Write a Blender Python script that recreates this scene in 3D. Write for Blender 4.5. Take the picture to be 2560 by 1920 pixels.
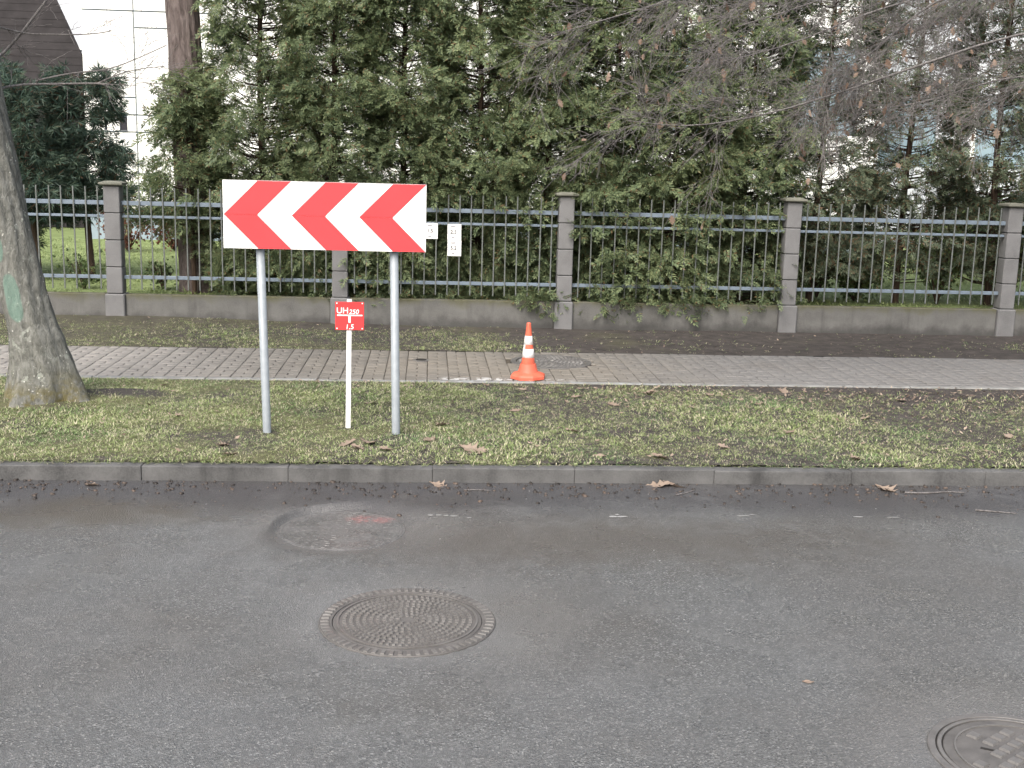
import bpy, bmesh, math, random
import numpy as np
from mathutils import Vector, Matrix

for o in list(bpy.data.objects): bpy.data.objects.remove(o)
sc = bpy.context.scene
C = sc.collection
R = math.radians
random.seed(7)
rng = np.random.default_rng(11)

# ------------------------------------------------------------------ camera
H = 2.1
def camera():
    p, y, r = R(10.75), R(4.25), R(1.5)
    fwd = Vector((math.sin(y)*math.cos(p), math.cos(y)*math.cos(p), -math.sin(p)))
    right0 = Vector((math.cos(y), -math.sin(y), 0)); up0 = right0.cross(fwd)
    right = math.cos(r)*right0 + math.sin(r)*up0; up = -math.sin(r)*right0 + math.cos(r)*up0
    cd = bpy.data.cameras.new('camera'); co = bpy.data.objects.new('camera', cd); C.objects.link(co)
    cd.sensor_width = 36; cd.sensor_fit = 'HORIZONTAL'; cd.lens = 36*2900/2560
    cd.clip_start = .05; cd.clip_end = 3000
    co.matrix_world = Matrix(((right.x, up.x, -fwd.x, 0), (right.y, up.y, -fwd.y, 0), (right.z, up.z, -fwd.z, H), (0, 0, 0, 1)))
    sc.camera = co
camera()

# ------------------------------------------------------------------ overcast daylight
SUN_EL, SUN_AZ = 48, 205           # degrees; azimuth clockwise from +Y, behind the camera and to its left
w = bpy.data.worlds.new('World'); sc.world = w; w.use_nodes = True
nt = w.node_tree; nt.nodes.clear()
sky = nt.nodes.new('ShaderNodeTexSky'); sky.sky_type = 'NISHITA'; sky.sun_disc = False
sky.sun_elevation = R(SUN_EL); sky.sun_rotation = R(SUN_AZ); sky.dust_density = 6; sky.air_density = 1.2; sky.ozone_density = 1
hs = nt.nodes.new('ShaderNodeHueSaturation'); hs.inputs['Saturation'].default_value = .68
bg = nt.nodes.new('ShaderNodeBackground'); bg.inputs['Strength'].default_value = .13
wo = nt.nodes.new('ShaderNodeOutputWorld')
nt.links.new(sky.outputs[0], hs.inputs['Color']); nt.links.new(hs.outputs[0], bg.inputs['Color']); nt.links.new(bg.outputs[0], wo.inputs[0])
sl = bpy.data.lights.new('sun', 'SUN'); sl.energy = 1.2; sl.angle = R(40); sl.color = (1, .995, .985)
so = bpy.data.objects.new('sun', sl); C.objects.link(so)
d = Vector((math.sin(R(SUN_AZ))*math.cos(R(SUN_EL)), math.cos(R(SUN_AZ))*math.cos(R(SUN_EL)), math.sin(R(SUN_EL))))
so.rotation_euler = (-d).to_track_quat('-Z', 'Y').to_euler()
sc.view_settings.view_transform = 'Standard'; sc.view_settings.look = 'None'
sc.view_settings.exposure = 1.25; sc.view_settings.gamma = 1; sc.view_settings.use_curve_mapping = False
sc.render.engine = 'CYCLES'; sc.cycles.max_bounces = 6; sc.cycles.diffuse_bounces = 3; sc.cycles.glossy_bounces = 3
sc.cycles.transparent_max_bounces = 8; sc.cycles.use_denoising = True
sc.render.filter_size = 1.9

# ------------------------------------------------------------------ helpers: objects and meshes
def tag(o, label=None, cat=None, group=None, kind=None):
    if label: o['label'] = label
    if cat: o['category'] = cat
    if group: o['group'] = group
    if kind: o['kind'] = kind
    return o
def empty(name, loc=(0, 0, 0)):
    o = bpy.data.objects.new(name, None); o.empty_display_size = .1; o.location = loc; C.objects.link(o); return o
def link(name, me, mat=None, parent=None, loc=None, rot=None):
    o = bpy.data.objects.new(name, me); C.objects.link(o)
    if mat is not None and me is not None and not me.materials: me.materials.append(mat)
    if parent is not None:
        o.parent = parent                       # every mesh below is built in world or in its parent's space, see local()
    if loc is not None: o.location = loc
    if rot is not None: o.rotation_euler = rot
    return o
def raw_mesh(name, v, f, smooth=False, mat_idx=None):
    """v (n,3) array, f (m,k) array of equal-sided faces"""
    v = np.asarray(v, np.float32); f = np.asarray(f, np.int32)
    me = bpy.data.meshes.new(name); m, k = f.shape
    me.vertices.add(len(v)); me.vertices.foreach_set('co', v.ravel())
    me.loops.add(m*k); me.loops.foreach_set('vertex_index', f.ravel())
    me.polygons.add(m); me.polygons.foreach_set('loop_start', np.arange(0, m*k, k, dtype=np.int32))
    if smooth: me.polygons.foreach_set('use_smooth', np.ones(m, bool))
    me.update(calc_edges=True); return me
def bm_mesh(name, bm, smooth=False):
    me = bpy.data.meshes.new(name); bm.normal_update(); bm.to_mesh(me); bm.free()
    if smooth: me.polygons.foreach_set('use_smooth', np.ones(len(me.polygons), bool))
    return me
def bm_box(bm, x0, x1, y0, y1, z0, z1, bev=0, seg=1):
    vs = [bm.verts.new(p) for p in ((x0, y0, z0), (x1, y0, z0), (x1, y1, z0), (x0, y1, z0), (x0, y0, z1), (x1, y0, z1), (x1, y1, z1), (x0, y1, z1))]
    fs = [bm.faces.new([vs[i] for i in q]) for q in ((3, 2, 1, 0), (4, 5, 6, 7), (0, 1, 5, 4), (1, 2, 6, 5), (2, 3, 7, 6), (3, 0, 4, 7))]
    if bev:
        es = {e for f in fs for e in f.edges}
        bmesh.ops.bevel(bm, geom=list(es), offset=bev, segments=seg, affect='EDGES', profile=.5)
def box(name, x0, x1, y0, y1, z0, z1, mat, parent=None, bev=0, seg=1):
    bm = bmesh.new(); bm_box(bm, x0, x1, y0, y1, z0, z1, bev, seg)
    return link(name, bm_mesh(name, bm), mat, parent)
def lathe(prof, n=32, phase=0, cap_top=True, cap_bot=True):
    bm = bmesh.new(); rings = []
    for r, z in prof:
        rings.append([bm.verts.new((r*math.cos(2*math.pi*i/n+phase), r*math.sin(2*math.pi*i/n+phase), z)) for i in range(n)])
    for a, b in zip(rings, rings[1:]):
        for i in range(n): bm.faces.new((a[i], a[(i+1) % n], b[(i+1) % n], b[i]))
    if cap_bot: bm.faces.new(rings[0][::-1])
    if cap_top: bm.faces.new(rings[-1])
    return bm
def tubes(paths, sides=5):
    """paths: list of (points (n,3), radii (n)); returns verts, quads of all tapered tubes"""
    V, F, off = [], [], 0
    a = np.arange(sides)*2*np.pi/sides; ca, sa = np.cos(a), np.sin(a)
    for P, r in paths:
        P = np.asarray(P, float); r = np.asarray(r, float); n = len(P)
        T = np.gradient(P, axis=0); T /= np.linalg.norm(T, axis=1)[:, None]+1e-9
        ref = np.array([0, 0, 1.]) if abs(T[:, 2]).mean() < .8 else np.array([1., 0, 0])
        A = np.cross(T, ref); A /= np.linalg.norm(A, axis=1)[:, None]+1e-9; B = np.cross(T, A)
        ring = P[:, None]+r[:, None, None]*(ca[None, :, None]*A[:, None]+sa[None, :, None]*B[:, None])
        V.append(ring.reshape(-1, 3))
        i = np.arange(n-1)[:, None]*sides; j = np.arange(sides)[None]; k = (j+1) % sides
        q = np.stack([i+j, i+k, i+sides+k, i+sides+j], -1).reshape(-1, 4)+off
        F.append(q); off += n*sides
    return np.concatenate(V), np.concatenate(F)
def scatter(tv, tf, M, pos):
    """template verts/faces placed by N matrices (scaled) and positions"""
    V = np.einsum('nij,vj->nvi', M, tv)+pos[:, None]; n, k = len(pos), len(tv)
    F = tf[None]+(np.arange(n)*k)[:, None, None]
    return V.reshape(-1, 3), F.reshape(-1, tf.shape[1])
def frames(fwd, up, roll=None):
    fwd = fwd/(np.linalg.norm(fwd, axis=1)[:, None]+1e-9)
    s = np.cross(fwd, up); s /= np.linalg.norm(s, axis=1)[:, None]+1e-9; n = np.cross(s, fwd)
    return np.stack([s, fwd, n], -1)
def wob(x, y, s=1., seed=0.):
    x = np.asarray(x, float)*s; y = np.asarray(y, float)*s
    return (np.sin(1.7*x+.9*y+seed)+np.sin(-1.1*x+2.3*y+1.7+seed*2)+.6*np.sin(3.9*x+3.1*y+.4+seed)+.5*np.sin(5.3*x-4.7*y+2.2*seed)
            + .35*np.sin(9.1*x+7.7*y+seed)+.3*np.sin(-13.3*x+11.9*y+3*seed))/3.75
def sstep(a, b, x):
    t = np.clip((np.asarray(x, float)-a)/(b-a), 0, 1); return t*t*(3-2*t)

# ------------------------------------------------------------------ helpers: materials
class G:
    def __init__(s, name, rough=.8, spec=.3, col=None):
        s.m = bpy.data.materials.new(name); s.m.use_nodes = True; s.nt = s.m.node_tree; s.nt.nodes.clear()
        s.out = s.nt.nodes.new('ShaderNodeOutputMaterial'); s.b = s.nt.nodes.new('ShaderNodeBsdfPrincipled')
        s.nt.links.new(s.b.outputs[0], s.out.inputs[0])
        s.set('Roughness', rough); s.set('Specular IOR Level', spec)
        if col is not None: s.set('Base Color', col)
        s.pos = s.node('ShaderNodeNewGeometry').outputs['Position']
    def put(s, sock, v):
        if isinstance(v, bpy.types.NodeSocket): s.nt.links.new(v, sock)
        elif hasattr(sock.default_value, '__len__') and not hasattr(v, '__len__'): sock.default_value = [v]*len(sock.default_value)
        elif hasattr(sock.default_value, '__len__') and len(sock.default_value) == 4 and len(v) == 3: sock.default_value = (*v, 1)
        else: sock.default_value = v
    def set(s, k, v): s.put(s.b.inputs[k], v)
    def node(s, t, ins=None, **props):
        n = s.nt.nodes.new(t)
        for k, v in props.items(): setattr(n, k, v)
        for k, v in (ins or {}).items(): s.put(n.inputs[k], v)
        return n
    def noise(s, scale, detail=4, rough=.55, vec=None, dist=0):
        return s.node('ShaderNodeTexNoise', {'Vector': vec or s.pos, 'Scale': scale, 'Detail': detail, 'Roughness': rough, 'Distortion': dist}).outputs['Fac']
    def voro(s, scale, vec=None, out='Distance', feature='F1'):
        return s.node('ShaderNodeTexVoronoi', {'Vector': vec or s.pos, 'Scale': scale}, feature=feature).outputs[out]
    def math(s, op, a, b=0., clamp=False):
        n = s.node('ShaderNodeMath', operation=op, use_clamp=clamp); s.put(n.inputs[0], a); s.put(n.inputs[1], b); return n.outputs[0]
    def range(s, v, a, b, lo=0., hi=1., smooth=True):
        return s.node('ShaderNodeMapRange', {'Value': v, 'From Min': a, 'From Max': b, 'To Min': lo, 'To Max': hi}, interpolation_type='SMOOTHSTEP' if smooth else 'LINEAR').outputs[0]
    def mix(s, f, a, b, blend='MIX'):
        n = s.node('ShaderNodeMix', data_type='RGBA', blend_type=blend); s.put(n.inputs[0], f); s.put(n.inputs[6], a); s.put(n.inputs[7], b); return n.outputs[2]
    def ramp(s, f, stops):
        n = s.node('ShaderNodeValToRGB', {'Fac': f}); e = n.color_ramp.elements
        while len(e) < len(stops): e.new(.5)
        for q, (p, c) in zip(e, stops): q.position = p; q.color = (*c, 1)
        return n.outputs[0]
    def xyz(s, v=None):
        n = s.node('ShaderNodeSeparateXYZ', {0: v or s.pos}); return n.outputs[0], n.outputs[1], n.outputs[2]
    def ell(s, cx, cy, rx, ry, a=.8, b=1.1, nz=None, amt=.3, axes='xy'):
        q = dict(zip('xyz', s.xyz()))
        u = s.math('DIVIDE', s.math('SUBTRACT', q[axes[0]], cx), rx); v = s.math('DIVIDE', s.math('SUBTRACT', q[axes[1]], cy), ry)
        dd = s.math('SQRT', s.math('ADD', s.math('MULTIPLY', u, u), s.math('MULTIPLY', v, v)))
        if nz is not None: dd = s.math('ADD', dd, s.math('MULTIPLY', s.math('SUBTRACT', nz, .5), amt*2))
        return s.range(dd, a, b, 1., 0.)
    def bump(s, h, strength=.5, dist=.01, norm=None):
        n = s.node('ShaderNodeBump', {'Height': h, 'Strength': strength, 'Distance': dist})
        if norm is not None: s.put(n.inputs['Normal'], norm)
        s.set('Normal', n.outputs[0]); return n.outputs[0]
    def stretch(s, sx, sy, sz):
        return s.node('ShaderNodeVectorMath', {0: s.pos, 1: (sx, sy, sz)}, operation='MULTIPLY').outputs[0]

M = {}
def simple(name, col, rough=.7, spec=.3, var=.15, scale=8, bump=0, bscale=60):
    g = G(name, rough, spec); n = g.noise(scale, 5, .6)
    c = np.array(col); g.set('Base Color', g.ramp(n, [(.3, tuple(c*(1-var))), (.7, tuple(np.minimum(c*(1+var), .9)))]))
    if bump: g.bump(g.noise(bscale, 4), bump, .004)
    M[name] = g.m; return g

def mat_asphalt():
    g = G('asphalt', .5, .5)
    big = g.noise(.9, 5, .6); med = g.noise(6, 4, .6); fine = g.noise(95, 3, .7); st = g.voro(150); stc = g.voro(150, out='Color')
    v = g.node('ShaderNodeSeparateColor', {0: stc}).outputs[0]
    base = g.ramp(v, [(0, (.062, .062, .062)), (.45, (.103, .102, .101)), (.85, (.155, .153, .15)), (1, (.31, .305, .295))])
    base = g.mix(g.range(fine, .3, .7, 0, .55), base, (.105, .104, .102), 'MIX')
    base = g.mix(g.range(med, .35, .75, 0, .35), base, (.15, .147, .143))
    x, y, z = g.xyz()
    # damp band along the kerb, and two brownish patches
    gut = g.math('MULTIPLY', g.range(g.math('ADD', y, g.math('MULTIPLY', g.math('SUBTRACT', big, .5), .8)), 6.55, 7.1), .8)
    base = g.mix(gut, base, (.06, .057, .059))
    brown_band = g.math('MULTIPLY', g.ell(.9, 6.3, 2.1, .55, .2, 1.2, med, .6), .6)
    base = g.mix(brown_band, base, (.088, .076, .064))
    brown_patch = g.math('MULTIPLY', g.ell(-2.1, 6.75, 1.1, .42, .1, 1.1, g.noise(3.5, 4), .8), .75)
    base = g.mix(brown_patch, base, (.08, .068, .052))
    # smoother, paler patch worked in round the ribbed cover, and the pale silt rim below the sunken one
    pale = g.math('MULTIPLY', g.ell(.05, 5.16, .74, .54, .72, 1.2, g.noise(3, 5, .65), .7), .36)
    base = g.mix(pale, base, (.17, .166, .162))
    ring = g.math('MULTIPLY', g.ell(-.42, 6.55, .72, .5, .75, 1.1, med, .25), .25)
    base = g.mix(ring, base, (.175, .17, .166))
    sil = g.math('MULTIPLY', g.ell(2.3, 3.8, .75, .6, .7, 1.15, med, .25), .4)
    base = g.mix(sil, base, (.165, .16, .157))
    dirt = g.noise(2.2, 6, .7)
    base = g.mix(g.range(dirt, .52, .75, 0, .35), base, (.1, .092, .083))
    base = g.mix(g.range(g.noise(1.7, 4, .65, dist=.8), .55, .72, 0, .35), base, (.18, .177, .175))
    base = g.mix(g.range(g.noise(.55, 3, .5), .4, .62), base, g.mix(1., base, (.9, .875, .85), 'MULTIPLY'))
    base = g.mix(1., base, (.925, .95, .96), 'MULTIPLY')
    g.set('Base Color', base)
    rg = g.range(g.noise(1.3, 5, .6), .35, .65, .2, .4)
    rg = g.node('ShaderNodeMix', {0: gut, 2: rg, 3: .24}).outputs[0]
    g.set('Roughness', rg)
    h = g.math('ADD', g.math('MULTIPLY', st, 1.1), g.math('MULTIPLY', fine, .8))
    sm = g.math('SUBTRACT', 1., g.math('MULTIPLY', g.math('MAXIMUM', pale, ring), .75))
    h = g.math('MULTIPLY', h, sm)
    g.bump(h, .7, .006); M['asphalt'] = g.m
mat_asphalt()

def mat_soil():
    g = G('soil', .9, .2)
    n = g.noise(7, 6, .65); f = g.noise(60, 4, .7); b = g.noise(1.1, 3)
    c = g.ramp(n, [(.3, (.034, .03, .028)), (.6, (.066, .058, .053)), (.8, (.105, .092, .081))])
    x, y, z = g.xyz()
    green = g.math('MULTIPLY', g.range(g.math('ADD', b, g.math('MULTIPLY', x, -.045)), .42, .66), g.range(y, 10.5, 12.2, .5, .2))
    c = g.mix(green, c, g.ramp(f, [(.3, (.09, .1, .035)), (.7, (.17, .17, .07))]))
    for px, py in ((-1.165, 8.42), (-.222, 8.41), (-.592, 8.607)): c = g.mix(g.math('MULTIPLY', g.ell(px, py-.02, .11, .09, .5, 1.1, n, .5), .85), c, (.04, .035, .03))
    c = g.mix(g.math('MULTIPLY', g.ell(-2.52, 9.74, .42, .22, .5, 1.1, n, .5), .9), c, (.045, .04, .04))
    g.set('Base Color', c); g.bump(g.math('ADD', n, g.math('MULTIPLY', f, .5)), .8, .03); M['soil'] = g.m
mat_soil()

simple('lawn_soil', (.15, .19, .075), .9, .2, .3, 6)
def mat_foliage(name, cols, rough=.55, trans=.25, dead=None, nscale=1.4):
    g = G(name, rough, .35)
    r = g.node('ShaderNodeNewGeometry').outputs['Random Per Island']
    n = g.noise(nscale, 3)
    f = g.math('ADD', g.math('MULTIPLY', r, .6), g.math('MULTIPLY', n, .55), True)
    c = g.ramp(f, [(.2, cols[0]), (.55, cols[1]), (.9, cols[2])])
    if name == 'grass': c = g.mix(g.range(g.noise(1.9, 3, .5), .5, .66, 0, .75), c, (.13, .22, .085))
    if dead: c = g.mix(g.math('MULTIPLY', g.range(r, 1-dead[0], 1-dead[0]*.8), .9), c, dead[1])
    g.set('Base Color', c)
    t = g.node('ShaderNodeBsdfTranslucent', {'Color': c}); mx = g.node('ShaderNodeMixShader', {0: trans, 1: g.b.outputs[0], 2: t.outputs[0]})
    g.nt.links.new(mx.outputs[0], g.out.inputs[0]); M[name] = g.m
mat_foliage('thuja', [(.075, .11, .063), (.158, .204, .104), (.262, .3, .152)], trans=.4, dead=(.07, (.17, .11, .055)))
mat_foliage('thuja_dull', [(.065, .088, .06), (.125, .158, .098), (.205, .228, .15)], trans=.4, dead=(.16, (.15, .09, .05)))
mat_foliage('needles', [(.025, .05, .04), (.05, .085, .062), (.095, .125, .08)], dead=(.08, (.09, .05, .03)))
mat_foliage('grass', [(.155, .215, .08), (.26, .32, .13), (.4, .42, .23)], dead=(.34, (.5, .455, .33)), nscale=2.2)
mat_foliage('lawn_grass', [(.17, .225, .085), (.23, .285, .12), (.3, .34, .16)], nscale=1.2)
mat_foliage('broadleaf', [(.045, .075, .03), (.09, .135, .05), (.17, .205, .085)], rough=.4, dead=(.1, (.16, .1, .05)))
mat_foliage('barberry', [(.08, .025, .018), (.16, .055, .035), (.22, .11, .06)])
mat_foliage('dead_leaf', [(.12, .085, .064), (.215, .162, .125), (.34, .275, .215)], rough=.7, trans=.15, nscale=9)
mat_foliage('hanging_leaf', [(.13, .085, .06), (.22, .155, .115), (.32, .24, .185)], rough=.7, trans=.3, nscale=9)
mat_foliage('debris', [(.012, .01, .009), (.03, .024, .02), (.09, .065, .05)], trans=0)

def mat_concrete(name, lo, hi, moss=0., spec=.3, streak=True):
    g = G(name, .85, spec); n = g.noise(3.5, 6, .65); f = g.noise(90, 3, .7)
    c = g.ramp(n, [(.3, lo), (.7, hi)])
    c = g.mix(g.range(f, .35, .65, 0, .35), c, tuple(np.array(hi)*1.15))
    if streak:
        sv = g.noise(5, 5, .6, vec=g.stretch(1, 1, .12)); c = g.mix(g.range(sv, .5, .75, 0, .6), c, tuple(np.array(lo)*.6))
    if moss:
        x, y, z = g.xyz(); mk = g.math('MULTIPLY', g.range(g.math('ADD', z, g.math('MULTIPLY', g.math('SUBTRACT', n, .5), .35)), .36, .5), moss)
        c = g.mix(mk, c, (.07, .068, .028))
        mb = g.math('MULTIPLY', g.range(g.math('ADD', z, g.math('MULTIPLY', g.math('SUBTRACT', n, .5), .25)), .28, .14), .7)
        c = g.mix(mb, c, tuple(np.array(lo)*.55))
    g.set('Base Color', c); g.bump(g.math('ADD', f, g.math('MULTIPLY', n, .6)), .35, .005); M[name] = g.m
mat_concrete('plinth_concrete', (.075, .073, .069), (.145, .143, .136), moss=.8)
mat_concrete('block_concrete', (.115, .114, .114), (.17, .169, .17), streak=False)
mat_concrete('cap_concrete', (.1, .1, .08), (.17, .17, .14), streak=False)
mat_concrete('kerb_concrete', (.034, .034, .034), (.118, .117, .115))
mat_concrete('facade', (.72, .72, .7), (.82, .82, .8), streak=False)
mat_concrete('facade_blue', (.2, .25, .29), (.26, .32, .36), streak=False)
mat_concrete('facade_grey', (.5, .52, .55), (.6, .62, .66), streak=False)

def mat_paver():
    g = G('paver', .8, .35)
    r = g.node('ShaderNodeObjectInfo').outputs['Random']; ri = g.node('ShaderNodeNewGeometry').outputs['Random Per Island']
    rr = g.math('FRACT', g.math('ADD', r, ri)); n = g.noise(1.6, 4); f = g.noise(70, 3, .7)
    c = g.ramp(rr, [(0, (.112, .104, .092)), (.5, (.132, .124, .11)), (1, (.154, .145, .13))])
    x, y, z = g.xyz()
    c = g.mix(g.math('MULTIPLY', g.ell(.6, 11.3, 2.2, 1.2, .1, 1.2, n, .5), .55), c, (.18, .158, .125))       # sand swept over the middle
    c = g.mix(g.range(g.math('ADD', x, g.math('MULTIPLY', n, 2.)), 2.4, 4.6, 0, .7), c, (.145, .144, .144))
    c = g.mix(g.range(x, -1., -3.2, 0, .7), c, (.26, .245, .225))
    c = g.mix(g.range(n, .5, .75, 0, .4), c, (.11, .1, .088)); c = g.mix(g.range(f, .4, .7, 0, .3), c, (.2, .185, .17))
    # worn white paint on the edge course
    nn = g.noise(14, 5, .7); pm = g.math('MULTIPLY', g.range(y, 10.74, 10.66), g.range(nn, .5, .56))
    pm = g.math('MULTIPLY', pm, g.math('MULTIPLY', g.range(x, -.1, .3), g.range(x, 1.6, .9)))
    c = g.mix(g.math('MULTIPLY', pm, .7), c, (.5, .5, .49))
    g.set('Base Color', c); g.bump(f, .3, .004); M['paver'] = g.m
mat_paver()
def mat_edging():
    g = G('edging_concrete', .8, .3); n = g.noise(9, 5, .65); x, y, z = g.xyz()
    c = g.ramp(n, [(.3, (.13, .13, .125)), (.7, (.24, .24, .23))])
    pm = g.math('MULTIPLY', g.range(g.noise(5, 6, .7), .46, .56), g.math('MULTIPLY', g.range(x, -.3, .2), g.range(x, 3.2, 1.2)))
    g.set('Base Color', g.mix(g.math('MULTIPLY', pm, .6), c, (.26, .275, .275))); g.bump(g.noise(80, 3), .3, .004); M['edging'] = g.m
mat_edging()

def mat_bark(name, dark, mid, light, sx=26, sz=5, lichen=None, moss=0., dist=.03):
    g = G(name, .9, .2); v = g.stretch(1, 1, sz/sx)
    n = g.noise(sx, 6, .65, vec=v, dist=.6); f = g.noise(70, 4, .7); b = g.noise(4, 4)
    c = g.ramp(n, [(.3, dark), (.5, mid), (.72, light)])
    x, y, z = g.xyz()
    if lichen:
        l = g.math('MULTIPLY', g.range(g.noise(13, 5, .7), .58, .63), g.range(b, .38, .6)); c = g.mix(g.math('MULTIPLY', l, .8), c, lichen)
        sp = g.range(g.voro(24), .17, .1); c = g.mix(g.math('MULTIPLY', sp, g.range(b, .4, .6)), c, (.5, .5, .46))
    if moss:
        mk = g.math('MULTIPLY', g.range(g.math('ADD', z, g.math('MULTIPLY', b, .5)), .75, .35), g.range(g.noise(8, 5, .65), .42, .6))
        c = g.mix(g.math('MULTIPLY', mk, moss), c, (.12, .1, .03))
        # two forester's marks of sea-green paint
        pn = g.noise(18, 4)
        u = g.math('ADD', x, g.math('MULTIPLY', g.math('SUBTRACT', z, .96), .17))
        q1 = g.math('SQRT', g.math('ADD', g.math('POWER', g.math('DIVIDE', g.math('ADD', u, 3.243), .062), 2.), g.math('POWER', g.math('DIVIDE', g.math('SUBTRACT', z, .965), .19), 4.)))
        q1 = g.range(g.math('ADD', q1, g.math('MULTIPLY', pn, .3)), 1.0, 1.22, 1., 0.)
        q2 = g.math('SQRT', g.math('ADD', g.math('POWER', g.math('DIVIDE', g.math('ADD', x, 3.345), .045), 2.), g.math('POWER', g.math('DIVIDE', g.math('SUBTRACT', z, 1.34), .1), 2.)))
        q2 = g.range(g.math('ADD', q2, g.math('MULTIPLY', pn, .3)), 1.0, 1.22, 1., 0.)
        fr = g.range(y, 9.44, 9.4)
        c = g.mix(g.math('MULTIPLY', g.math('MULTIPLY', g.math('MAXIMUM', q1, q2), fr), .65), c, (.13, .215, .175))
    g.set('Base Color', c); g.bump(g.math('ADD', n, g.math('MULTIPLY', f, .35)), .9, dist); M[name] = g.m
mat_bark('street_bark', (.068, .068, .06), (.14, .14, .125), (.215, .215, .198), 30, 12, lichen=(.27, .285, .25), moss=.8, dist=.02)
mat_bark('pine_bark', (.05, .04, .037), (.13, .105, .098), (.21, .175, .165), 20, 5, dist=.04)
mat_bark('thuja_bark', (.03, .02, .015), (.07, .048, .036), (.12, .085, .062), 40, 3)
mat_bark('twig_bark', (.09, .082, .078), (.17, .158, .152), (.27, .255, .245), 40, 10)
mat_bark('birch_bark', (.08, .075, .07), (.55, .54, .5), (.72, .71, .67), 20, 40)

simple('fence_metal', (.14, .175, .215), .45, .5, .12, 14)
simple('picket_metal', (.11, .12, .113), .5, .45, .2, 20)
simple('galvanised', (.235, .26, .28), .45, .5, .12, 18)
simple('white_paint', (.8, .8, .79), .45, .4, .04, 12)
g = G('sign_white', .35, .4); sv = g.noise(6, 6, .7, vec=g.stretch(1, 1, .25)); fv = g.noise(60, 3, .7)
cc = g.ramp(sv, [(.35, (.8, .8, .8)), (.75, (.66, .65, .62))]); g.set('Base Color', g.mix(g.range(fv, .6, .75, 0, .25), cc, (.55, .53, .5))); M['sign_white'] = g.m
def mat_red(name, col, d=.1):
    g = G(name, .45, .4); n = g.noise(5, 4); c = np.array(col); f = g.noise(22, 6, .75)
    cc = g.ramp(n, [(.3, tuple(c*(1-d))), (.7, tuple(np.minimum(c*(1+d), .85)))])
    g.set('Base Color', g.mix(g.range(f, .58, .78, 0, .3), cc, tuple(c*.55))); M[name] = g.m
mat_red('sign_red', (.62, .045, .052), .05); mat_red('plate_red', (.6, .042, .045), .08); mat_red('cone_orange', (.6, .12, .07), .12)
simple('sign_edge', (.12, .12, .12), .5)
simple('print_black', (.03, .03, .035), .6)
simple('print_grey', (.2, .2, .22), .6)
def mat_iron():
    g = G('iron', .5, .5); n = g.noise(9, 5, .6); f = g.noise(90, 3, .7)
    c = g.ramp(n, [(.3, (.085, .08, .075)), (.7, (.125, .119, .113))]); c = g.mix(g.range(f, .4, .7, 0, .4), c, (.15, .145, .139))
    g.set('Base Color', c); g.set('Roughness', g.range(n, .3, .7, .32, .55)); g.bump(f, .25, .003); M['iron'] = g.m
    g = G('iron_gap', .7, .3, (.02, .018, .016)); M['iron_gap'] = g.m
    simple('iron_grime', (.088, .083, .078), .6, .4, .25, 12, .3, 90)
    g = G('sunken_silt', .3, .5); n = g.noise(8, 5, .65); f = g.noise(120, 3, .7)
    c = g.ramp(n, [(.3, (.078, .077, .076)), (.7, (.098, .096, .094))]); sv = g.node('ShaderNodeSeparateColor', {0: g.voro(150, out='Color')}).outputs[0]; c = g.mix(g.range(sv, .6, 1., 0, .6), c, (.2, .197, .19))
    red = g.math('MULTIPLY', g.ell(-.33, 6.8, .2, .1, .2, 1.1, g.noise(9, 4), .7), g.range(g.noise(34, 5, .75), .42, .58))
    c = g.mix(g.math('MULTIPLY', red, .42), c, (.32, .09, .085))
    g.set('Base Color', c); g.set('Roughness', g.range(n, .35, .65, .2, .45)); g.bump(f, .3, .003); M['sunken_silt'] = g.m
mat_iron()
simple('roof_tile', (.03, .027, .028), .85, .15, .3, 3, .5, 14)
simple('brown_wall', (.03, .027, .028), .85, .2, .2, 4)
simple('dark_gap', (.06, .06, .06), .9)
simple('frame_grey', (.12, .13, .14), .5)
g = G('glass', .08, .6, (.25, .33, .38)); M['glass'] = g.m
g = G('dark_glass', .1, .6, (.03, .03, .04)); M['dark_glass'] = g.m
simple('yellow_paint', (.75, .68, .12), .5)
simple('joint_sand', (.07, .06, .048), .95, .1, .3, 30)
simple('old_paint', (.24, .24, .235), .6, .3, .2, 40)

# ------------------------------------------------------------------ the setting
def grid_mesh(name, xs, ys, zf, smooth=True):
    X, Y = np.meshgrid(xs, ys); Z = zf(X, Y); nx, ny = len(xs), len(ys)
    i = (np.arange(ny-1)[:, None]*nx+np.arange(nx-1)[None]).reshape(-1)
    return raw_mesh(name, np.stack([X, Y, Z], -1).reshape(-1, 3), np.stack([i, i+1, i+nx+1, i+nx], -1), smooth)
def struct(o, label=None): return tag(o, label, kind='structure')

struct(link('ground', raw_mesh('ground', [(-600, -400, -.4), (600, -400, -.4), (600, 800, -.4), (-600, 800, -.4)], [(0, 1, 2, 3)]), M['soil']))

M1, M2, M3, M4 = (-.078, 5.115), (-.49, 6.6), (2.21, 3.8), (1.26, 11.65)      # manhole centres
def road_z(X, Y):
    z = .004*wob(X, Y, .8)-.004*sstep(7.1, 7.5, Y)
    r = np.hypot((X-M2[0])/1.0, (Y-M2[1])/.98); th = np.arctan2(Y-M2[1], X-M2[0])
    soft = .03+.2*(1-sstep(.1, .9, np.cos(th-2.5)))               # steep lip at the upper left, washed out towards the lower right
    z = z-.044*(1-sstep(.372, .372+soft, r))
    for (mx, my), rr in ((M1, .42), (M3, .345)):
        q = np.hypot(X-mx, Y-my); z = z*sstep(rr, rr+.25, q)-.006*(1-sstep(rr-.02, rr, q))
    return z
xs = np.unique(np.concatenate([np.linspace(-40, -3.2, 20), np.arange(-3.2, 5, .05), np.arange(-1.1, .6, .016), np.linspace(5, 40, 20)]).round(4))
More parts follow.
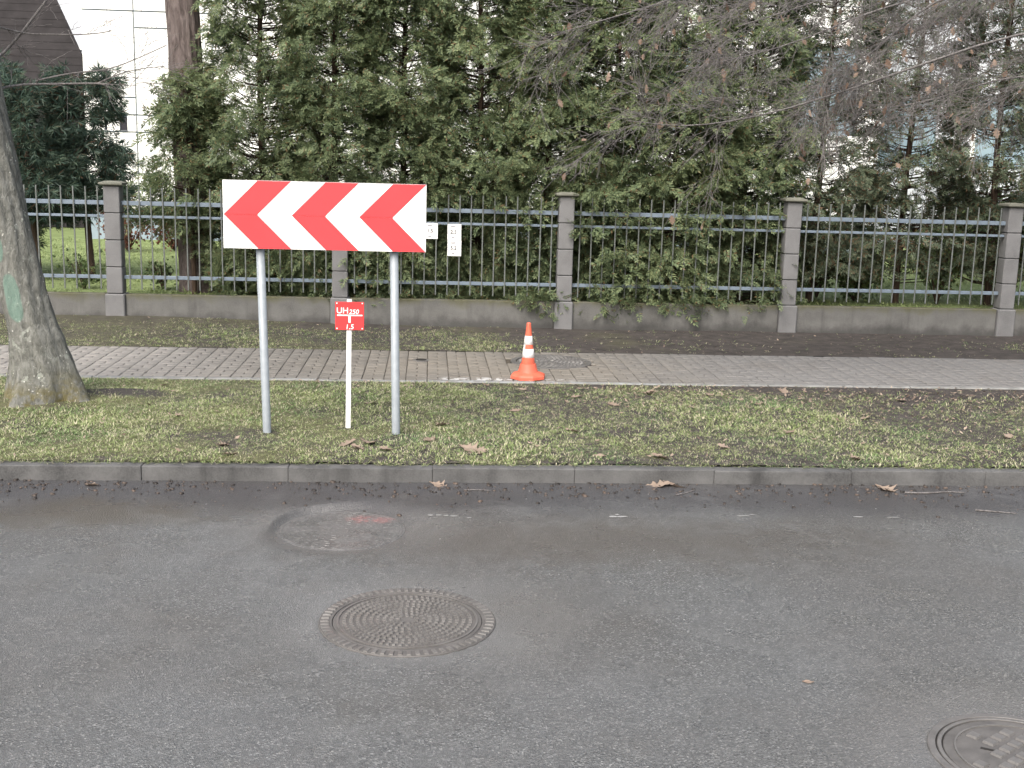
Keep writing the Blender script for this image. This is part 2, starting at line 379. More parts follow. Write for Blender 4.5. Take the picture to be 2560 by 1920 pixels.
ys = np.unique(np.concatenate([np.linspace(-30, 3.2, 18), np.arange(3.2, 7.52, .05), np.arange(6, 7.2, .016), [7.53]]).round(4))
struct(link('road', grid_mesh('road', xs, ys, road_z), M['asphalt']))

def verge_z(X, Y):
    z = .112+.012*wob(X, Y, 1.6)+.006*wob(X, Y, 6, 2.)
    z = z+.035*np.exp(-(((X+2.5)/.33)**2+((Y-9.78)/.16)**2))+.05*np.exp(-(((X+3.1)/.5)**2+((Y-9.5)/.4)**2))
    return z*sstep(7.35, 7.75, Y)+.088*(1-sstep(7.35, 7.75, Y))+(.115-z)*sstep(10.3, 10.44, Y)
struct(link('grass_verge', grid_mesh('grass_verge', np.arange(-14, 16, .06), np.linspace(7.6, 10.45, 60), verge_z), M['soil']))
def strip_z(X, Y):
    return .112+.012*wob(X, Y, 1.6, 3.)+.075*sstep(1.0, -4.2, X)*sstep(12.3, 13.9, Y)+.02*sstep(13.3, 14, Y)
struct(link('planting_strip', grid_mesh('planting_strip', np.arange(-14, 16, .08), np.linspace(12.25, 14.05, 30), strip_z), M['soil']))
def lawn_z(X, Y): return .40+.03*wob(X, Y, .5)
struct(link('lawn', grid_mesh('lawn', np.linspace(-40, 40, 160), np.concatenate([np.linspace(14.13, 24, 60), np.linspace(26, 120, 12)]), lawn_z), M['lawn_soil']))

# kerb of separate stones
kerb = struct(box('kerb', -14, 16, 7.53, 7.6, -.3, .03, M['joint_sand']))
for i in range(-11, 15):
    L = .9515; x = .044+.953*i
    bm = bmesh.new(); bm_box(bm, 0, L, 0, .125, -.25, .094, .006, 2)
    for v in bm.verts:
        v.co.y += .004*math.sin(v.co.x*7+i*2.1)
        if v.co.z > .05: v.co.z += random.uniform(-.003, .003)
    link('kerb_stone', bm_mesh('kerb_stone', bm), M['kerb_concrete'], kerb, (x, 7.502+random.uniform(-.006, .006), random.uniform(-.006, .004)), (0, 0, random.uniform(-.004, .004)))

# sidewalk: bed, pavers, edging
side = struct(link('sidewalk', raw_mesh('sidewalk', [(-14, 10.5, .106), (16, 10.5, .106), (16, 12.3, .106), (-14, 12.3, .106)], [(0, 1, 2, 3)]), M['joint_sand']))
def paver_mesh(w_, d_):
    bm = bmesh.new(); bm_box(bm, -w_/2, w_/2, -d_/2, d_/2, -.03, 0)
    top = [e for e in bm.edges if all(v.co.z > -.01 for v in e.verts)]
    bmesh.ops.bevel(bm, geom=top, offset=.006, segments=1, affect='EDGES'); bmesh.ops.delete(bm, geom=[f for f in bm.faces if f.normal.z < -.9 or f.calc_center_median().z < -.029], context='FACES')
    return bm_mesh('paver', bm)
PAV = {1: paver_mesh(.194, .0945), 2: paver_mesh(.0945, .0945)}
for m_ in PAV.values(): m_.materials.append(M['paver'])
cells = []
for ci in range(-70, 80):
    x0 = ci*.2; sag = 0
    for k in range(17):
        yc = 10.535+.05+k*.1
        if (k+ci % 2) % 2 == 0: cells.append((x0+.1, yc, 1))
        else: cells += [(x0+.05, yc, 2), (x0+.15, yc, 2)]
def covered(x, y): return math.hypot(x-M4[0], y-M4[1]) < .43 or math.hypot(x+.065, y-11.64) < .095
cells = [c for c in cells if not covered(c[0], c[1])]
def pv(c): return (c[0]*.98-.3)**2*.6+(c[1]-10)**2*6-(2 if c[2] == 1 else 0)
cells.sort(key=pv)
def pav_z(x, y): return .12+.006*float(wob(x, y, 1.1, 5.))
for x, y, t in cells[:300]:
    link('paver', PAV[t], None, side, (x+random.uniform(-.002, .002), y, pav_z(x, y)+random.uniform(-.002, .002)), (random.uniform(-.012, .012), random.uniform(-.012, .012), random.uniform(-.008, .008)))
rest = cells[300:]; Vs, Fs, off = [], [], 0
for t in (1, 2):
    me = PAV[t]; tv = np.array([v.co for v in me.vertices]); bm = bmesh.new(); bm.from_mesh(me); bmesh.ops.triangulate(bm, faces=bm.faces)
    tf = np.array([[v.index for v in f.verts] for f in bm.faces]); tv = np.array([v.co for v in bm.verts]); bm.free()
    pp = np.array([(x, y, pav_z(x, y)+random.uniform(-.002, .002)) for x, y, q in rest if q == t])
    v, f = scatter(tv, tf, np.repeat(np.eye(3)[None], len(pp), 0), pp); Vs.append(v); Fs.append(f+off); off += len(v)
tag(link('paver_field', raw_mesh('paver_field', np.concatenate(Vs), np.concatenate(Fs)), M['paver'], side), kind='stuff')
for i in range(-14, 16):
    box('edging_stone', i+.003, i+.997, 10.455, 10.53, -.1, .124+random.uniform(-.004, .004), M['edging'], side, .008, 1)

# ------------------------------------------------------------------ manhole covers
def ring_blocks(bm, r0, r1, n, fill, z0, z1, ph=0.):
    for i in range(n):
        a0 = 2*math.pi*(i+ph)/n; a1 = a0+2*math.pi*fill/n; b = []
        ins = .12*(a1-a0)
        for r, s0, s1, z in ((r0, a0, a1, z0), (r1, a0, a1, z0), (r0+.002, a0+ins, a1-ins, z1), (r1-.002, a0+ins, a1-ins, z1)):
            b.append(bm.verts.new((r*math.cos(s0), r*math.sin(s0), z))); b.append(bm.verts.new((r*math.cos(s1), r*math.sin(s1), z)))
        for q in ((4, 6, 7, 5), (0, 2, 6, 4), (3, 1, 5, 7), (2, 3, 7, 6), (1, 0, 4, 5)): bm.faces.new([b[k] for k in q])
def annulus(name, r0, r1, z, th, mat, parent, n=72):
    bm = lathe([(r0, z-th), (r0, z-.002), (r0+.002, z), (r1-.003, z), (r1, z-.003), (r1, z-th)], n, cap_top=False, cap_bot=False)
    return link(name, bm_mesh(name, bm), mat, parent)
def disc(name, r, z, mat, parent, th=.01, n=72):
    return link(name, bm_mesh(name, lathe([(r, z-th), (r, z-.002), (r-.003, z)], n)), mat, parent)

t = empty('manhole_cover', (*M1, .004)); t.rotation_euler = (0, 0, .4)
tag(t, 'round cast iron manhole cover with concentric rings of raised studs in the asphalt', 'manhole cover')
disc('seat', .409, -.008, M['iron_gap'], t)
fr = annulus('frame', .3475, .41, 0, .012, M['iron_grime'], t)
bm = bmesh.new(); ring_blocks(bm, .362, .402, 64, .55, -.001, .005); link('rib_ring', bm_mesh('ribs', bm), M['iron'], fr)
cv = disc('cover', .3445, -.001, M['iron_grime'], t)
bm = bmesh.new()
bmx = lathe([(.318, -.001), (.318, .004), (.327, .004), (.327, -.001)], 64, cap_top=False, cap_bot=False); mex = bm_mesh('x', bmx); bm.from_mesh(mex); bpy.data.meshes.remove(mex)
for k in range(9):
    r = .035+.031*k; ring_blocks(bm, r, r+.019, max(6, int(2*math.pi*(r+.01)/.028)), .58, -.002, .0055, random.random())
link('stud_rings', bm_mesh('studs', bm), M['iron'], cv)

t = empty('sunken_manhole', (*M2, -.041))
tag(t, 'sunken silted manhole cover with red spray paint close to the kerb', 'manhole cover')
cv = disc('cover', .372, -.0005, M['sunken_silt'], t)
bm = bmesh.new()
for k in range(9):
    r = .03+.036*k; ring_blocks(bm, r, r+.02, max(5, int(2*math.pi*r/.06)), .5, -.002, .0006, random.random())
link('stud_rings', bm_mesh('studs2', bm), M['sunken_silt'], cv)
annulus('frame', .345, .36, .0008, .008, M['sunken_silt'], t)

t = empty('corner_manhole', (*M3, .004))
tag(t, 'iron manhole cover with diagonal block grid, cut off by the corner of the photo', 'manhole cover')
disc('seat', .335, -.008, M['iron_gap'], t)
annulus('frame', .309, .338, .001, .014, M['iron'], t); annulus('inner_ring', .287, .303, .001, .012, M['iron'], t)
cv = disc('cover', .281, -.002, M['iron_grime'], t)
bm = bmesh.new(); s_ = .062
for i in range(-5, 6):
    for j in range(-5, 6):
        u, v = i*s_, j*s_*1.05
        if math.hypot(u, v) > .2 or math.hypot(u+.13, v-.12) < .07: continue
        a = .62; x = u*math.cos(a)-v*math.sin(a); y = u*math.sin(a)+v*math.cos(a)
        h = .023; b = []
        for z, q in ((-.004, h), (.006, h-.004)):
            for dx, dy in ((-q, -q), (q, -q), (q, q), (-q, q)): b.append(bm.verts.new((x+dx*math.cos(a)-dy*math.sin(a), y+dx*math.sin(a)+dy*math.cos(a), z)))
        for q in ((4, 5, 6, 7), (0, 1, 5, 4), (1, 2, 6, 5), (2, 3, 7, 6), (3, 0, 4, 7)): bm.faces.new([b[k] for k in q])
link('block_grid', bm_mesh('blocks', bm), M['iron'], cv)
bm = lathe([(.236, -.004), (.236, .003), (.243, .003), (.243, -.004)], 64, cap_top=False, cap_bot=False); link('rim', bm_mesh('rim', bm), M['iron'], cv)
o = box('lifting_slot', -.205, -.155, .05, .062, -.004, .0005, M['iron_gap'], cv); o.rotation_euler = (0, 0, -.5); o.location = (.02, -.08, 0)

t = empty('sidewalk_manhole', (*M4, .122))
tag(t, 'dark round manhole cover set in the brick sidewalk behind the traffic cone', 'manhole cover')
disc('seat', .418, -.012, M['iron_gap'], t); annulus('frame', .36, .415, .002, .014, M['iron'], t); cv = disc('cover', .35, -.001, M['iron'], t)
bm = bmesh.new()
for k in range(7): r = .05+.042*k; ring_blocks(bm, r, r+.025, max(6, int(2*math.pi*r/.05)), .55, -.002, .004, random.random())
link('stud_rings', bm_mesh('studs4', bm), M['iron'], cv)
t = empty('valve_cap', (-.065, 11.64, .122)); tag(t, 'small iron water valve cap sunk in the sidewalk bricks', 'valve cap')
disc('collar', .085, .001, M['iron'], t, .02, 32); disc('cap', .055, .006, M['iron_gap'], t, .01, 32)

# ------------------------------------------------------------------ boundary fence
FY = 14.0
fence = tag(empty('boundary_fence', (0, FY, 0)), 'grey picket fence with concrete block posts along the garden', 'fence')
PX = [-6.42, -3.70, -1.06, 1.645, 4.435, 7.225, 9.98]
def fbox(name, x0, x1, y0, y1, z0, z1, mat, parent, bev=0):
    bm = bmesh.new(); bm_box(bm, x0, x1, y0, y1, z0, z1, bev); return link(name, bm_mesh(name, bm), mat, parent)
PK = bmesh.new(); bm_box(PK, -.0075, .0075, -.006, .006, 0, 1.2, .002); PKM = bm_mesh('picket', PK); PKM.materials.append(M['picket_metal'])
for i, x in enumerate(PX):
    post = fbox('post_base', -.113, .113, -.045, .2, -.1, .465, M['block_concrete'], fence, .012); post.location = (x, 0, 0)
    zz = .471
    for k in range(4):
        hgt = .308; b_ = fbox('post_block', -.092, .092, -.02, .165, zz, zz+hgt, M['block_concrete'], post, .008)
        b_.rotation_euler = (0, 0, random.uniform(-.012, .012)); b_.location = (random.uniform(-.003, .003), random.uniform(-.003, .003), 0); zz += hgt+.0075
    fbox('post_core', -.08, .08, -.008, .153, .3, zz-.01, M['dark_gap'], post)
    bm = bmesh.new(); q = [(.12, .0), (.135, .012), (.135, .032), (.07, .05)]; prev = None
    for hw, z in q:
        rg_ = [bm.verts.new((sx*hw, .072+sy*hw, zz+z)) for sx, sy in ((-1, -1), (1, -1), (1, 1), (-1, 1))]
        if prev:
            for k in range(4): bm.faces.new((prev[k], prev[(k+1) % 4], rg_[(k+1) % 4], rg_[k]))
        else: bm.faces.new(rg_[::-1])
        prev = rg_
    bm.faces.new(prev); link('post_cap', bm_mesh('post_cap', bm), M['cap_concrete'], post)
    if i == len(PX)-1: break
    x1 = PX[i+1]
    wl = fbox('plinth_wall', x+.116, x1-.116, 0, .13, -.2, .46+(.004 if i == 0 else 0), M['plinth_concrete'], fence, .006)
    for z, th in ((.66, .042), (1.375, .03), (1.53, .05)):
        fbox('rail', x+.095, x1-.095, .045, .045+.035, z-th/2, z+th/2, M['fence_metal'], fence, .003)
    n = 18; st = (x1-x-.2)/n
    for k in range(n):
        link('picket', PKM, None, fence, (x+.1+st*(k+.5), .035, .515), (0, random.uniform(-.004, .004), 0))

def text_mesh(s, size, loc, mat, parent, name='lettering', shear=0., ext=.0008, align='CENTER'):
    cu = bpy.data.curves.new('t', 'FONT'); cu.body = s; cu.size = size; cu.extrude = ext; cu.shear = shear; cu.align_x = align; cu.offset = size*.012
    to = bpy.data.objects.new('t', cu); C.objects.link(to); bpy.context.view_layer.update()
    me = bpy.data.meshes.new_from_object(to.evaluated_get(bpy.context.evaluated_depsgraph_get()))
    bpy.data.objects.remove(to); bpy.data.curves.remove(cu); me.materials.clear()
    return link(name, me, mat, parent, loc, (R(90), 0, 0))
# three plates wired to the pickets
def plate(label, cx, z0, z1, wd, num, seed):
    t = empty('notice_plate', (cx, FY+.022, z0)); tag(t, label, 'notice'); h = z1-z0
    bm = bmesh.new(); bm_box(bm, -wd/2, wd/2, 0, .003, 0, h, .0008); link('sheet', bm_mesh('sheet', bm), M['sign_white'], t)
    text_mesh(num, .062, (-.01, -.0012, h*.4), M['print_black'], t, 'number')
    rr = random.Random(seed)
    for zc, nn in ((h*.84, 5), (h*.16, 3)):
        bm = bmesh.new(); x = -.012*nn/2-.01
        for k in range(nn):
            w_ = rr.uniform(.006, .010); bm_box(bm, x, x+w_, -.0018, -.0004, zc-rr.uniform(.006, .010), zc+rr.uniform(.006, .010)); x += w_+.003
        link('small_print', bm_mesh('print', bm), M['print_grey'], t)
plate('white numbered plate on the pickets, half hidden by the chevron board', .02, 1.19, 1.378, .165, '1.5', 1)
plate('upper of two stacked white plates on the fence pickets', .301, 1.181, 1.372, .165, '2.5', 2)
plate('lower of two stacked white plates on the fence, partly behind greenery', .304, .99, 1.177, .165, '5.2', 3)

# ------------------------------------------------------------------ chevron sign
W_, HB = 1.43, .48
t = empty('chevron_sign', (-.735, 8.42, .1)); t.rotation_euler = (0, 0, R(-1))
tag(t, 'wide red and white chevron board pointing left on two steel posts', 'road sign')
def local_tube(pts, rad, sides, mat, name, parent, smooth=True):
    v, f = tubes([(pts, rad)], sides); return link(name, raw_mesh(name, v, f, smooth), mat, parent)
for xb, xt in ((-.43, -.478), (.513, .478)):
    bm = bmesh.new(); n = 20; lo = []; hi = []
    p0 = Vector((xb, 0, -.3)); p1 = Vector((xb+(xt-xb)*1.0, 0, 1.81)); 
    for k in range(n):
        a = 2*math.pi*k/n; dv = Vector((.0305*math.cos(a), .0305*math.sin(a), 0)); lo.append(bm.verts.new(p0+dv)); hi.append(bm.verts.new(p1+dv))
    for k in range(n): bm.faces.new((lo[k], lo[(k+1) % n], hi[(k+1) % n], hi[k]))
    bm.faces.new(hi); me = bm_mesh('post', bm)
    for p_ in me.polygons: p_.use_smooth = len(p_.vertices) == 4
    pst = link('post', me, M['galvanised'], t)
    for z in (1.42, 1.74):
        bm = lathe([(.032, -.012), (.036, -.012), (.036, .012), (.032, .012)], 20, cap_top=False, cap_bot=False)
        link('clamp', bm_mesh('clamp', bm), M['galvanised'], pst, (xb+(xt-xb)*(z+.3)/2.1, 0, z))
bm = bmesh.new(); bm_box(bm, -W_/2, W_/2, -.062, -.037, 1.36, 1.36+HB, .003); bd = link('board', bm_mesh('board', bm), M['sign_edge'], t)
zm = 1.36+HB/2
for z0, z1 in ((1.362, zm-.0012), (zm+.0012, 1.36+HB-.002)):
    bm = bmesh.new(); bm_box(bm, -W_/2+.002, W_/2-.002, -.0645, -.0615, z0, z1); link('white_face', bm_mesh('face', bm), M['sign_white'], bd)
def prism(pts, y0, y1, mat, name, parent):
    bm = bmesh.new(); a = [bm.verts.new((x, y0, z)) for x, z in pts]; b = [bm.verts.new((x, y1, z)) for x, z in pts]; n = len(pts)
    bm.faces.new(a); bm.faces.new(b[::-1])
    for k in range(n): bm.faces.new((a[k], b[k], b[(k+1) % n], a[(k+1) % n]))
    bmesh.ops.recalc_face_normals(bm, faces=bm.faces)
    return link(name, bm_mesh(name, bm), mat, parent)
for i in range(3):
    xa = -W_/2+.008+i*(W_/3-.002); dx = HB/2*.985; wd = W_/6-.006
    for s in (1, -1):
        zt = zm+s*(HB/2-.003); z0 = zm+s*.0012
        prism([(xa, z0), (xa+wd, z0), (xa+wd+dx, zt), (xa+dx, zt)], -.0662, -.0642, M['sign_red'], 'red_stripe', bd)
# ------------------------------------------------------------------ hydrant marker
t = empty('hydrant_marker', (-.592, 8.607, .1)); t.rotation_euler = (0, 0, R(.8))
tag(t, 'small red hydrant plate reading UH 250 on a thin white post', 'marker sign')
bm = bmesh.new(); bm_box(bm, -.0185, .0185, -.012, .012, -.2, .985, .004); o = link('post', bm_mesh('post', bm), M['white_paint'], t); o.rotation_euler = (0, R(.6), 0)
bm = bmesh.new(); bm_box(bm, -.106, .106, -.02, -.015, .757, .967, .002); pl = link('plate', bm_mesh('plate', bm), M['plate_red'], t); pl.location = (.012, 0, 0)
text_mesh('UH', .062, (-.052, -.021, .882), M['white_paint'], pl); text_mesh('250', .048, (.03, -.021, .878), M['white_paint'], pl, shear=.2)
text_mesh('1.5', .052, (-.001, -.021, .764), M['white_paint'], pl, shear=.12)
for q in ((-.092, .094, .862, .872), (-.009, .008, .812, .863)):
    bm = bmesh.new(); bm_box(bm, q[0], q[1], -.0225, -.0195, q[2], q[3], .0008); link('symbol_bar', bm_mesh('bar', bm), M['white_paint'], pl)
for sx, sz in ((-.093, .956), (.093, .956), (-.093, .768), (.093, .768)):
    bm = lathe([(.006, 0), (.005, .002), (.002, .0035)], 10); link('rivet', bm_mesh('rivet', bm), M['white_paint'], pl, (sx, -.0195, sz), (R(90), 0, 0))

# ------------------------------------------------------------------ traffic cone
t = empty('traffic_cone', (.942, 10.685, .125)); t.rotation_euler = (R(.6), R(-.8), R(12))
tag(t, 'orange and white banded traffic cone with an octagonal foot on the sidewalk edge', 'traffic cone')
link('body', bm_mesh('cone', lathe([(.066, .11), (.0655, .136), (.057, .2), (.043, .32), (.0322, .405), (.0205, .51), (.0195, .522), (.014, .526), (.013, .5)], 36, cap_top=False, cap_bot=False), True), M['cone_orange'], t)
link('collar', bm_mesh('collar', lathe([(.098, .058), (.091, .072), (.0755, .132), (.073, .1385), (.066, .139)], 36, cap_top=False, cap_bot=False), True), M['cone_orange'], t)
bm = bmesh.new(); prev = None
for rr, z in ((.15, .0), (.166, .004), (.164, .03), (.152, .042), (.1, .062), (.07, .066)):
    n = 48; cur = []
    for k in range(n):
        a = 2*math.pi*k/n; oc = math.cos(math.pi/8)/math.cos((a % (math.pi/4))-math.pi/8)
        m_ = oc if rr > .11 else 1+(oc-1)*.3
        cur.append(bm.verts.new((rr*m_*1.02*math.cos(a), rr*m_*1.02*math.sin(a), z)))
    if prev:
        for k in range(n): bm.faces.new((prev[k], prev[(k+1) % n], cur[(k+1) % n], cur[k]))
    prev = cur
link('foot', bm_mesh('foot', bm), M['cone_orange'], t)
def rad_at(z): return np.interp(z, [.136, .2, .32, .405, .51], [.0655, .057, .043, .0322, .0205])+.0012
for z0, z1 in ((.322, .403), (.2, .281)):
    link('white_band', bm_mesh('band', lathe([(rad_at(z0)-.0012, z0), (rad_at(z0), z0+.0005), (rad_at(z1), z1-.0005), (rad_at(z1)-.0012, z1)], 36, cap_top=False, cap_bot=False), True), M['sign_white'], t)
bm = bmesh.new(); col = []
for z in (.279, .3, .324):
    col.append([bm.verts.new((rad_at(z)*math.cos(a), rad_at(z)*math.sin(a), z)) for a in np.linspace(R(175), R(212), 6)])
for a, b in zip(col, col[1:]):
    for k in range(5): bm.faces.new((a[k], a[k+1], b[k+1], b[k]))
link('band_seam', bm_mesh('seam', bm, True), M['sign_white'], t)

# ------------------------------------------------------------------ houses behind the garden
def hbox(name, x0, x1, y0, y1, z0, z1, mat, parent, bev=0): return fbox(name, x0, x1, y0, y1, z0, z1, mat, parent, bev)
HY = 24.0
hs_ = tag(empty('white_house', (0, HY, .4)), 'white panelled house behind the thuja row', 'house')
hbox('core', -6.8, 9.3, .06, 9, 0, 7.6, M['facade_blue'], hs_)
def panel(x0, x1, z0, z1, mat='facade'):       # z in world
    return hbox('facade_panel', x0+.014, x1-.014, 0, .1, z0-.4+.014, z1-.4-.014, M[mat], hs_)
colz = [(-6.812, -5.803, [1.385, 2.523, 2.856, 3.189, 4.832, 6.4, 8.0]), (-5.803, -4.3, [1.385, 2.523, 2.856, 4.52, 4.832, 6.4, 8.0])]
x = -4.3
while x < 9.2:
    colz.append((x, min(x+1.45, 9.3), [1.385, 2.523, 2.856, 4.6, 5.4, 6.4, 8.0])); x += 1.45
for ci, (x0, x1, zs) in enumerate(colz):
    for z0, z1 in zip(zs, zs[1:]):
        if ci < 2 and abs(z0-2.523) < .01:
            wx = -6.125 if ci == 0 else None
            if wx:
                panel(x0, -6.42, z0, z1); panel(-6.39, wx, z0, z1); panel(wx+.126, x1, z0, z1)
                for wq in ((-6.42, .03), (wx, .126)):
                    f_ = hbox('window', wq[0], wq[0]+wq[1], .04, .09, 2.16, 2.42, M['dark_glass'], hs_)
                    hbox('sill', wq[0]-.01, wq[0]+wq[1]+.01, -.015, .04, 2.13, 2.155, M['frame_grey'], f_)
                continue
        if ci >= 7 and ci % 2 == 0 and abs(z0-2.856) < .01:
            f_ = hbox('window', x0+.1, x1-.1, .03, .09, z0-.3, z1-.5, M['glass'], hs_)
            hbox('window_frame', x0+.02, x0+.1, .0, .1, z0-.39, z1-.41, M['frame_grey'], f_); hbox('window_frame', x1-.1, x1-.02, .0, .1, z0-.39, z1-.41, M['frame_grey'], f_)
            hbox('mullion', (x0+x1)/2-.03, (x0+x1)/2+.03, .01, .08, z0-.3, z1-.5, M['frame_grey'], f_)
            continue
        panel(x0, x1, z0, z1)
    panel(x0, x1, 1.11, 1.385)
hbox('ledge', -6.86, 9.3, -.09, .08, .62, .70, M['facade'], hs_)
hbox('base_course', -6.8, 9.3, -.02, .058, -.05, .62, M['facade_blue'], hs_)
hbox('roof_slab', -6.95, 9.5, -.2, 9, 7.6, 7.8, M['frame_grey'], hs_)
h2 = tag(empty('grey_house', (0, 28, .4)), 'pale grey house glimpsed through bare twigs at the right', 'house')
hbox('wall', 10.2, 24, 0, 8, 0, 6.2, M['facade_grey'], h2)
for k in range(5):
    f_ = hbox('window', 10.8+2.4*k, 12.2+2.4*k, -.03, .02, 1.9, 3.5, M['glass'], h2); hbox('window_frame', 10.7+2.4*k, 10.8+2.4*k, -.06, .01, 1.85, 3.55, M['facade'], f_)
bm = bmesh.new(); q = [bm.verts.new(p) for p in ((9.8, -.5, 6.2), (24.4, -.5, 6.2), (24.4, 8.5, 6.2), (9.8, 8.5, 6.2), (10.5, 4, 9), (23.7, 4, 9))]
for f in ((0, 1, 5, 4), (1, 2, 5), (2, 3, 4, 5), (3, 0, 4), (3, 2, 1, 0)): bm.faces.new([q[k] for k in f])
link('roof', bm_mesh('roof', bm), M['roof_tile'], h2)
h3 = tag(empty('brown_house', (0, 27, .4)), 'dark brown house with a steep tiled roof behind the leaning tree', 'house')
hbox('wall', -16, -7.95, .6, 9, 0, 2.4, M['brown_wall'], h3)
# steep roof whose right-hand verge falls away towards the white house
for k in range(30):
    z0, z1 = 1.6+k*.17, 1.6+(k+1)*.17+.012; xr = lambda z: -7.876-.51*(z-3.776) if z > 3.7 else -7.5-.1*(z-1.6)
    y0, y1 = .2+k*.055, .2+(k+1)*.055+.004
    bm = bmesh.new(); q = [bm.verts.new(p) for p in ((-16.5, y0-.008, z0), (xr(z0), y0-.008, z0), (xr(z1), y1, z1), (-16.5, y1, z1), (-16.5, y0+.05, z0), (xr(z0), y0+.05, z0), (xr(z1), y1+.06, z1), (-16.5, y1+.06, z1))]
    for f in ((0, 1, 2, 3), (4, 7, 6, 5), (0, 4, 5, 1), (1, 5, 6, 2)): bm.faces.new([q[i] for i in f])
    link('tile_course', bm_mesh('tile_course', bm), M['roof_tile'], h3)
h4 = tag(empty('pale_gable', (0, 33, .4)), 'white gable wall with shade put into its bluish colour, between the brown roof and the white house', 'house')
bm = bmesh.new(); q = [bm.verts.new(p) for p in ((-12.5, 0, 0), (-8.2, 0, 0), (-8.2, 0, 5.0), (-10.2, 0, 6.2), (-12.5, 0, 5.0))]; f = bm.faces.new(q)
ex = bmesh.ops.extrude_face_region(bm, geom=[f]); bmesh.ops.translate(bm, verts=[v for v in ex['geom'] if isinstance(v, bmesh.types.BMVert)], vec=(0, 5, 0)); bmesh.ops.recalc_face_normals(bm, faces=bm.faces)
link('wall', bm_mesh('gable', bm), M['facade_grey'], h4); hbox('string_course', -12.5, -8.2, -.05, -.005, 4.4, 4.5, M['facade'], h4)  # white wall; its shade is put into the bluish grey colour

# ------------------------------------------------------------------ foliage templates
def kite(p, dirv, ln, wd, nrm=(0, 0, 1), bend=0.):
    p = np.array(p, float); dirv = np.array(dirv, float); dirv /= np.linalg.norm(dirv); s = np.cross(dirv, nrm); s /= np.linalg.norm(s)
    up = np.array(nrm, float)
    return [p, p+dirv*ln*.45+s*wd*.5+up*bend*ln*.3, p+dirv*ln+up*bend*ln, p+dirv*ln*.45-s*wd*.5+up*bend*ln*.3]
def spray_template(seed):
    r = random.Random(seed); V = []
    for i in range(8):
        y = .04+.115*i+r.uniform(-.03, .03); z = -.3*y*y
        for sg in (1, -1):
            a = R(r.uniform(32, 58)); ln = (.42-.2*y)*r.uniform(.75, 1.25)
            V += kite((0, y, z), (sg*math.sin(a), math.cos(a), r.uniform(-.35, .1)), ln, .088*r.uniform(.8, 1.3), bend=r.uniform(-.15, .2))
    V += kite((0, .85, -.2), (r.uniform(-.2, .2), 1, -.5), .3, .09)
    V = np.array(V); return V, np.arange(len(V)).reshape(-1, 4)
SPR = [spray_template(k) for k in range(4)]
def tuft_template(seed, n=16, ln=.9, wd=.07):
    r = random.Random(seed); V = []
    for i in range(n):
        a = r.uniform(0, 2*math.pi); e = r.uniform(.3, 1.1); dv = (math.cos(a)*math.sin(e), math.cos(e), math.sin(a)*math.sin(e))
        nn = np.cross(dv, (r.uniform(-1, 1), r.uniform(-1, 1), r.uniform(-1, 1))); nn /= np.linalg.norm(nn)
        V += kite((0, r.uniform(0, .5), 0), dv, ln*r.uniform(.6, 1), wd, nn)
    V = np.array(V); return V, np.arange(len(V)).reshape(-1, 4)
TUF = [tuft_template(k) for k in range(3)]
LEA = [tuft_template(k+9, 7, .8, .38) for k in range(3)]
def foliage_mesh(name, pos, fwd, up, size, temps):
    Vs, Fs, off = [], [], 0; which = rng.integers(0, len(temps), len(pos)); Mx = frames(fwd, up)*size[:, None, None]
    for k, (tv, tf) in enumerate(temps):
        m = which == k
        if m.any(): v, f = scatter(tv, tf, Mx[m], pos[m]); Vs.append(v); Fs.append(f+off); off += len(v)
    return raw_mesh(name, np.concatenate(Vs), np.concatenate(Fs))
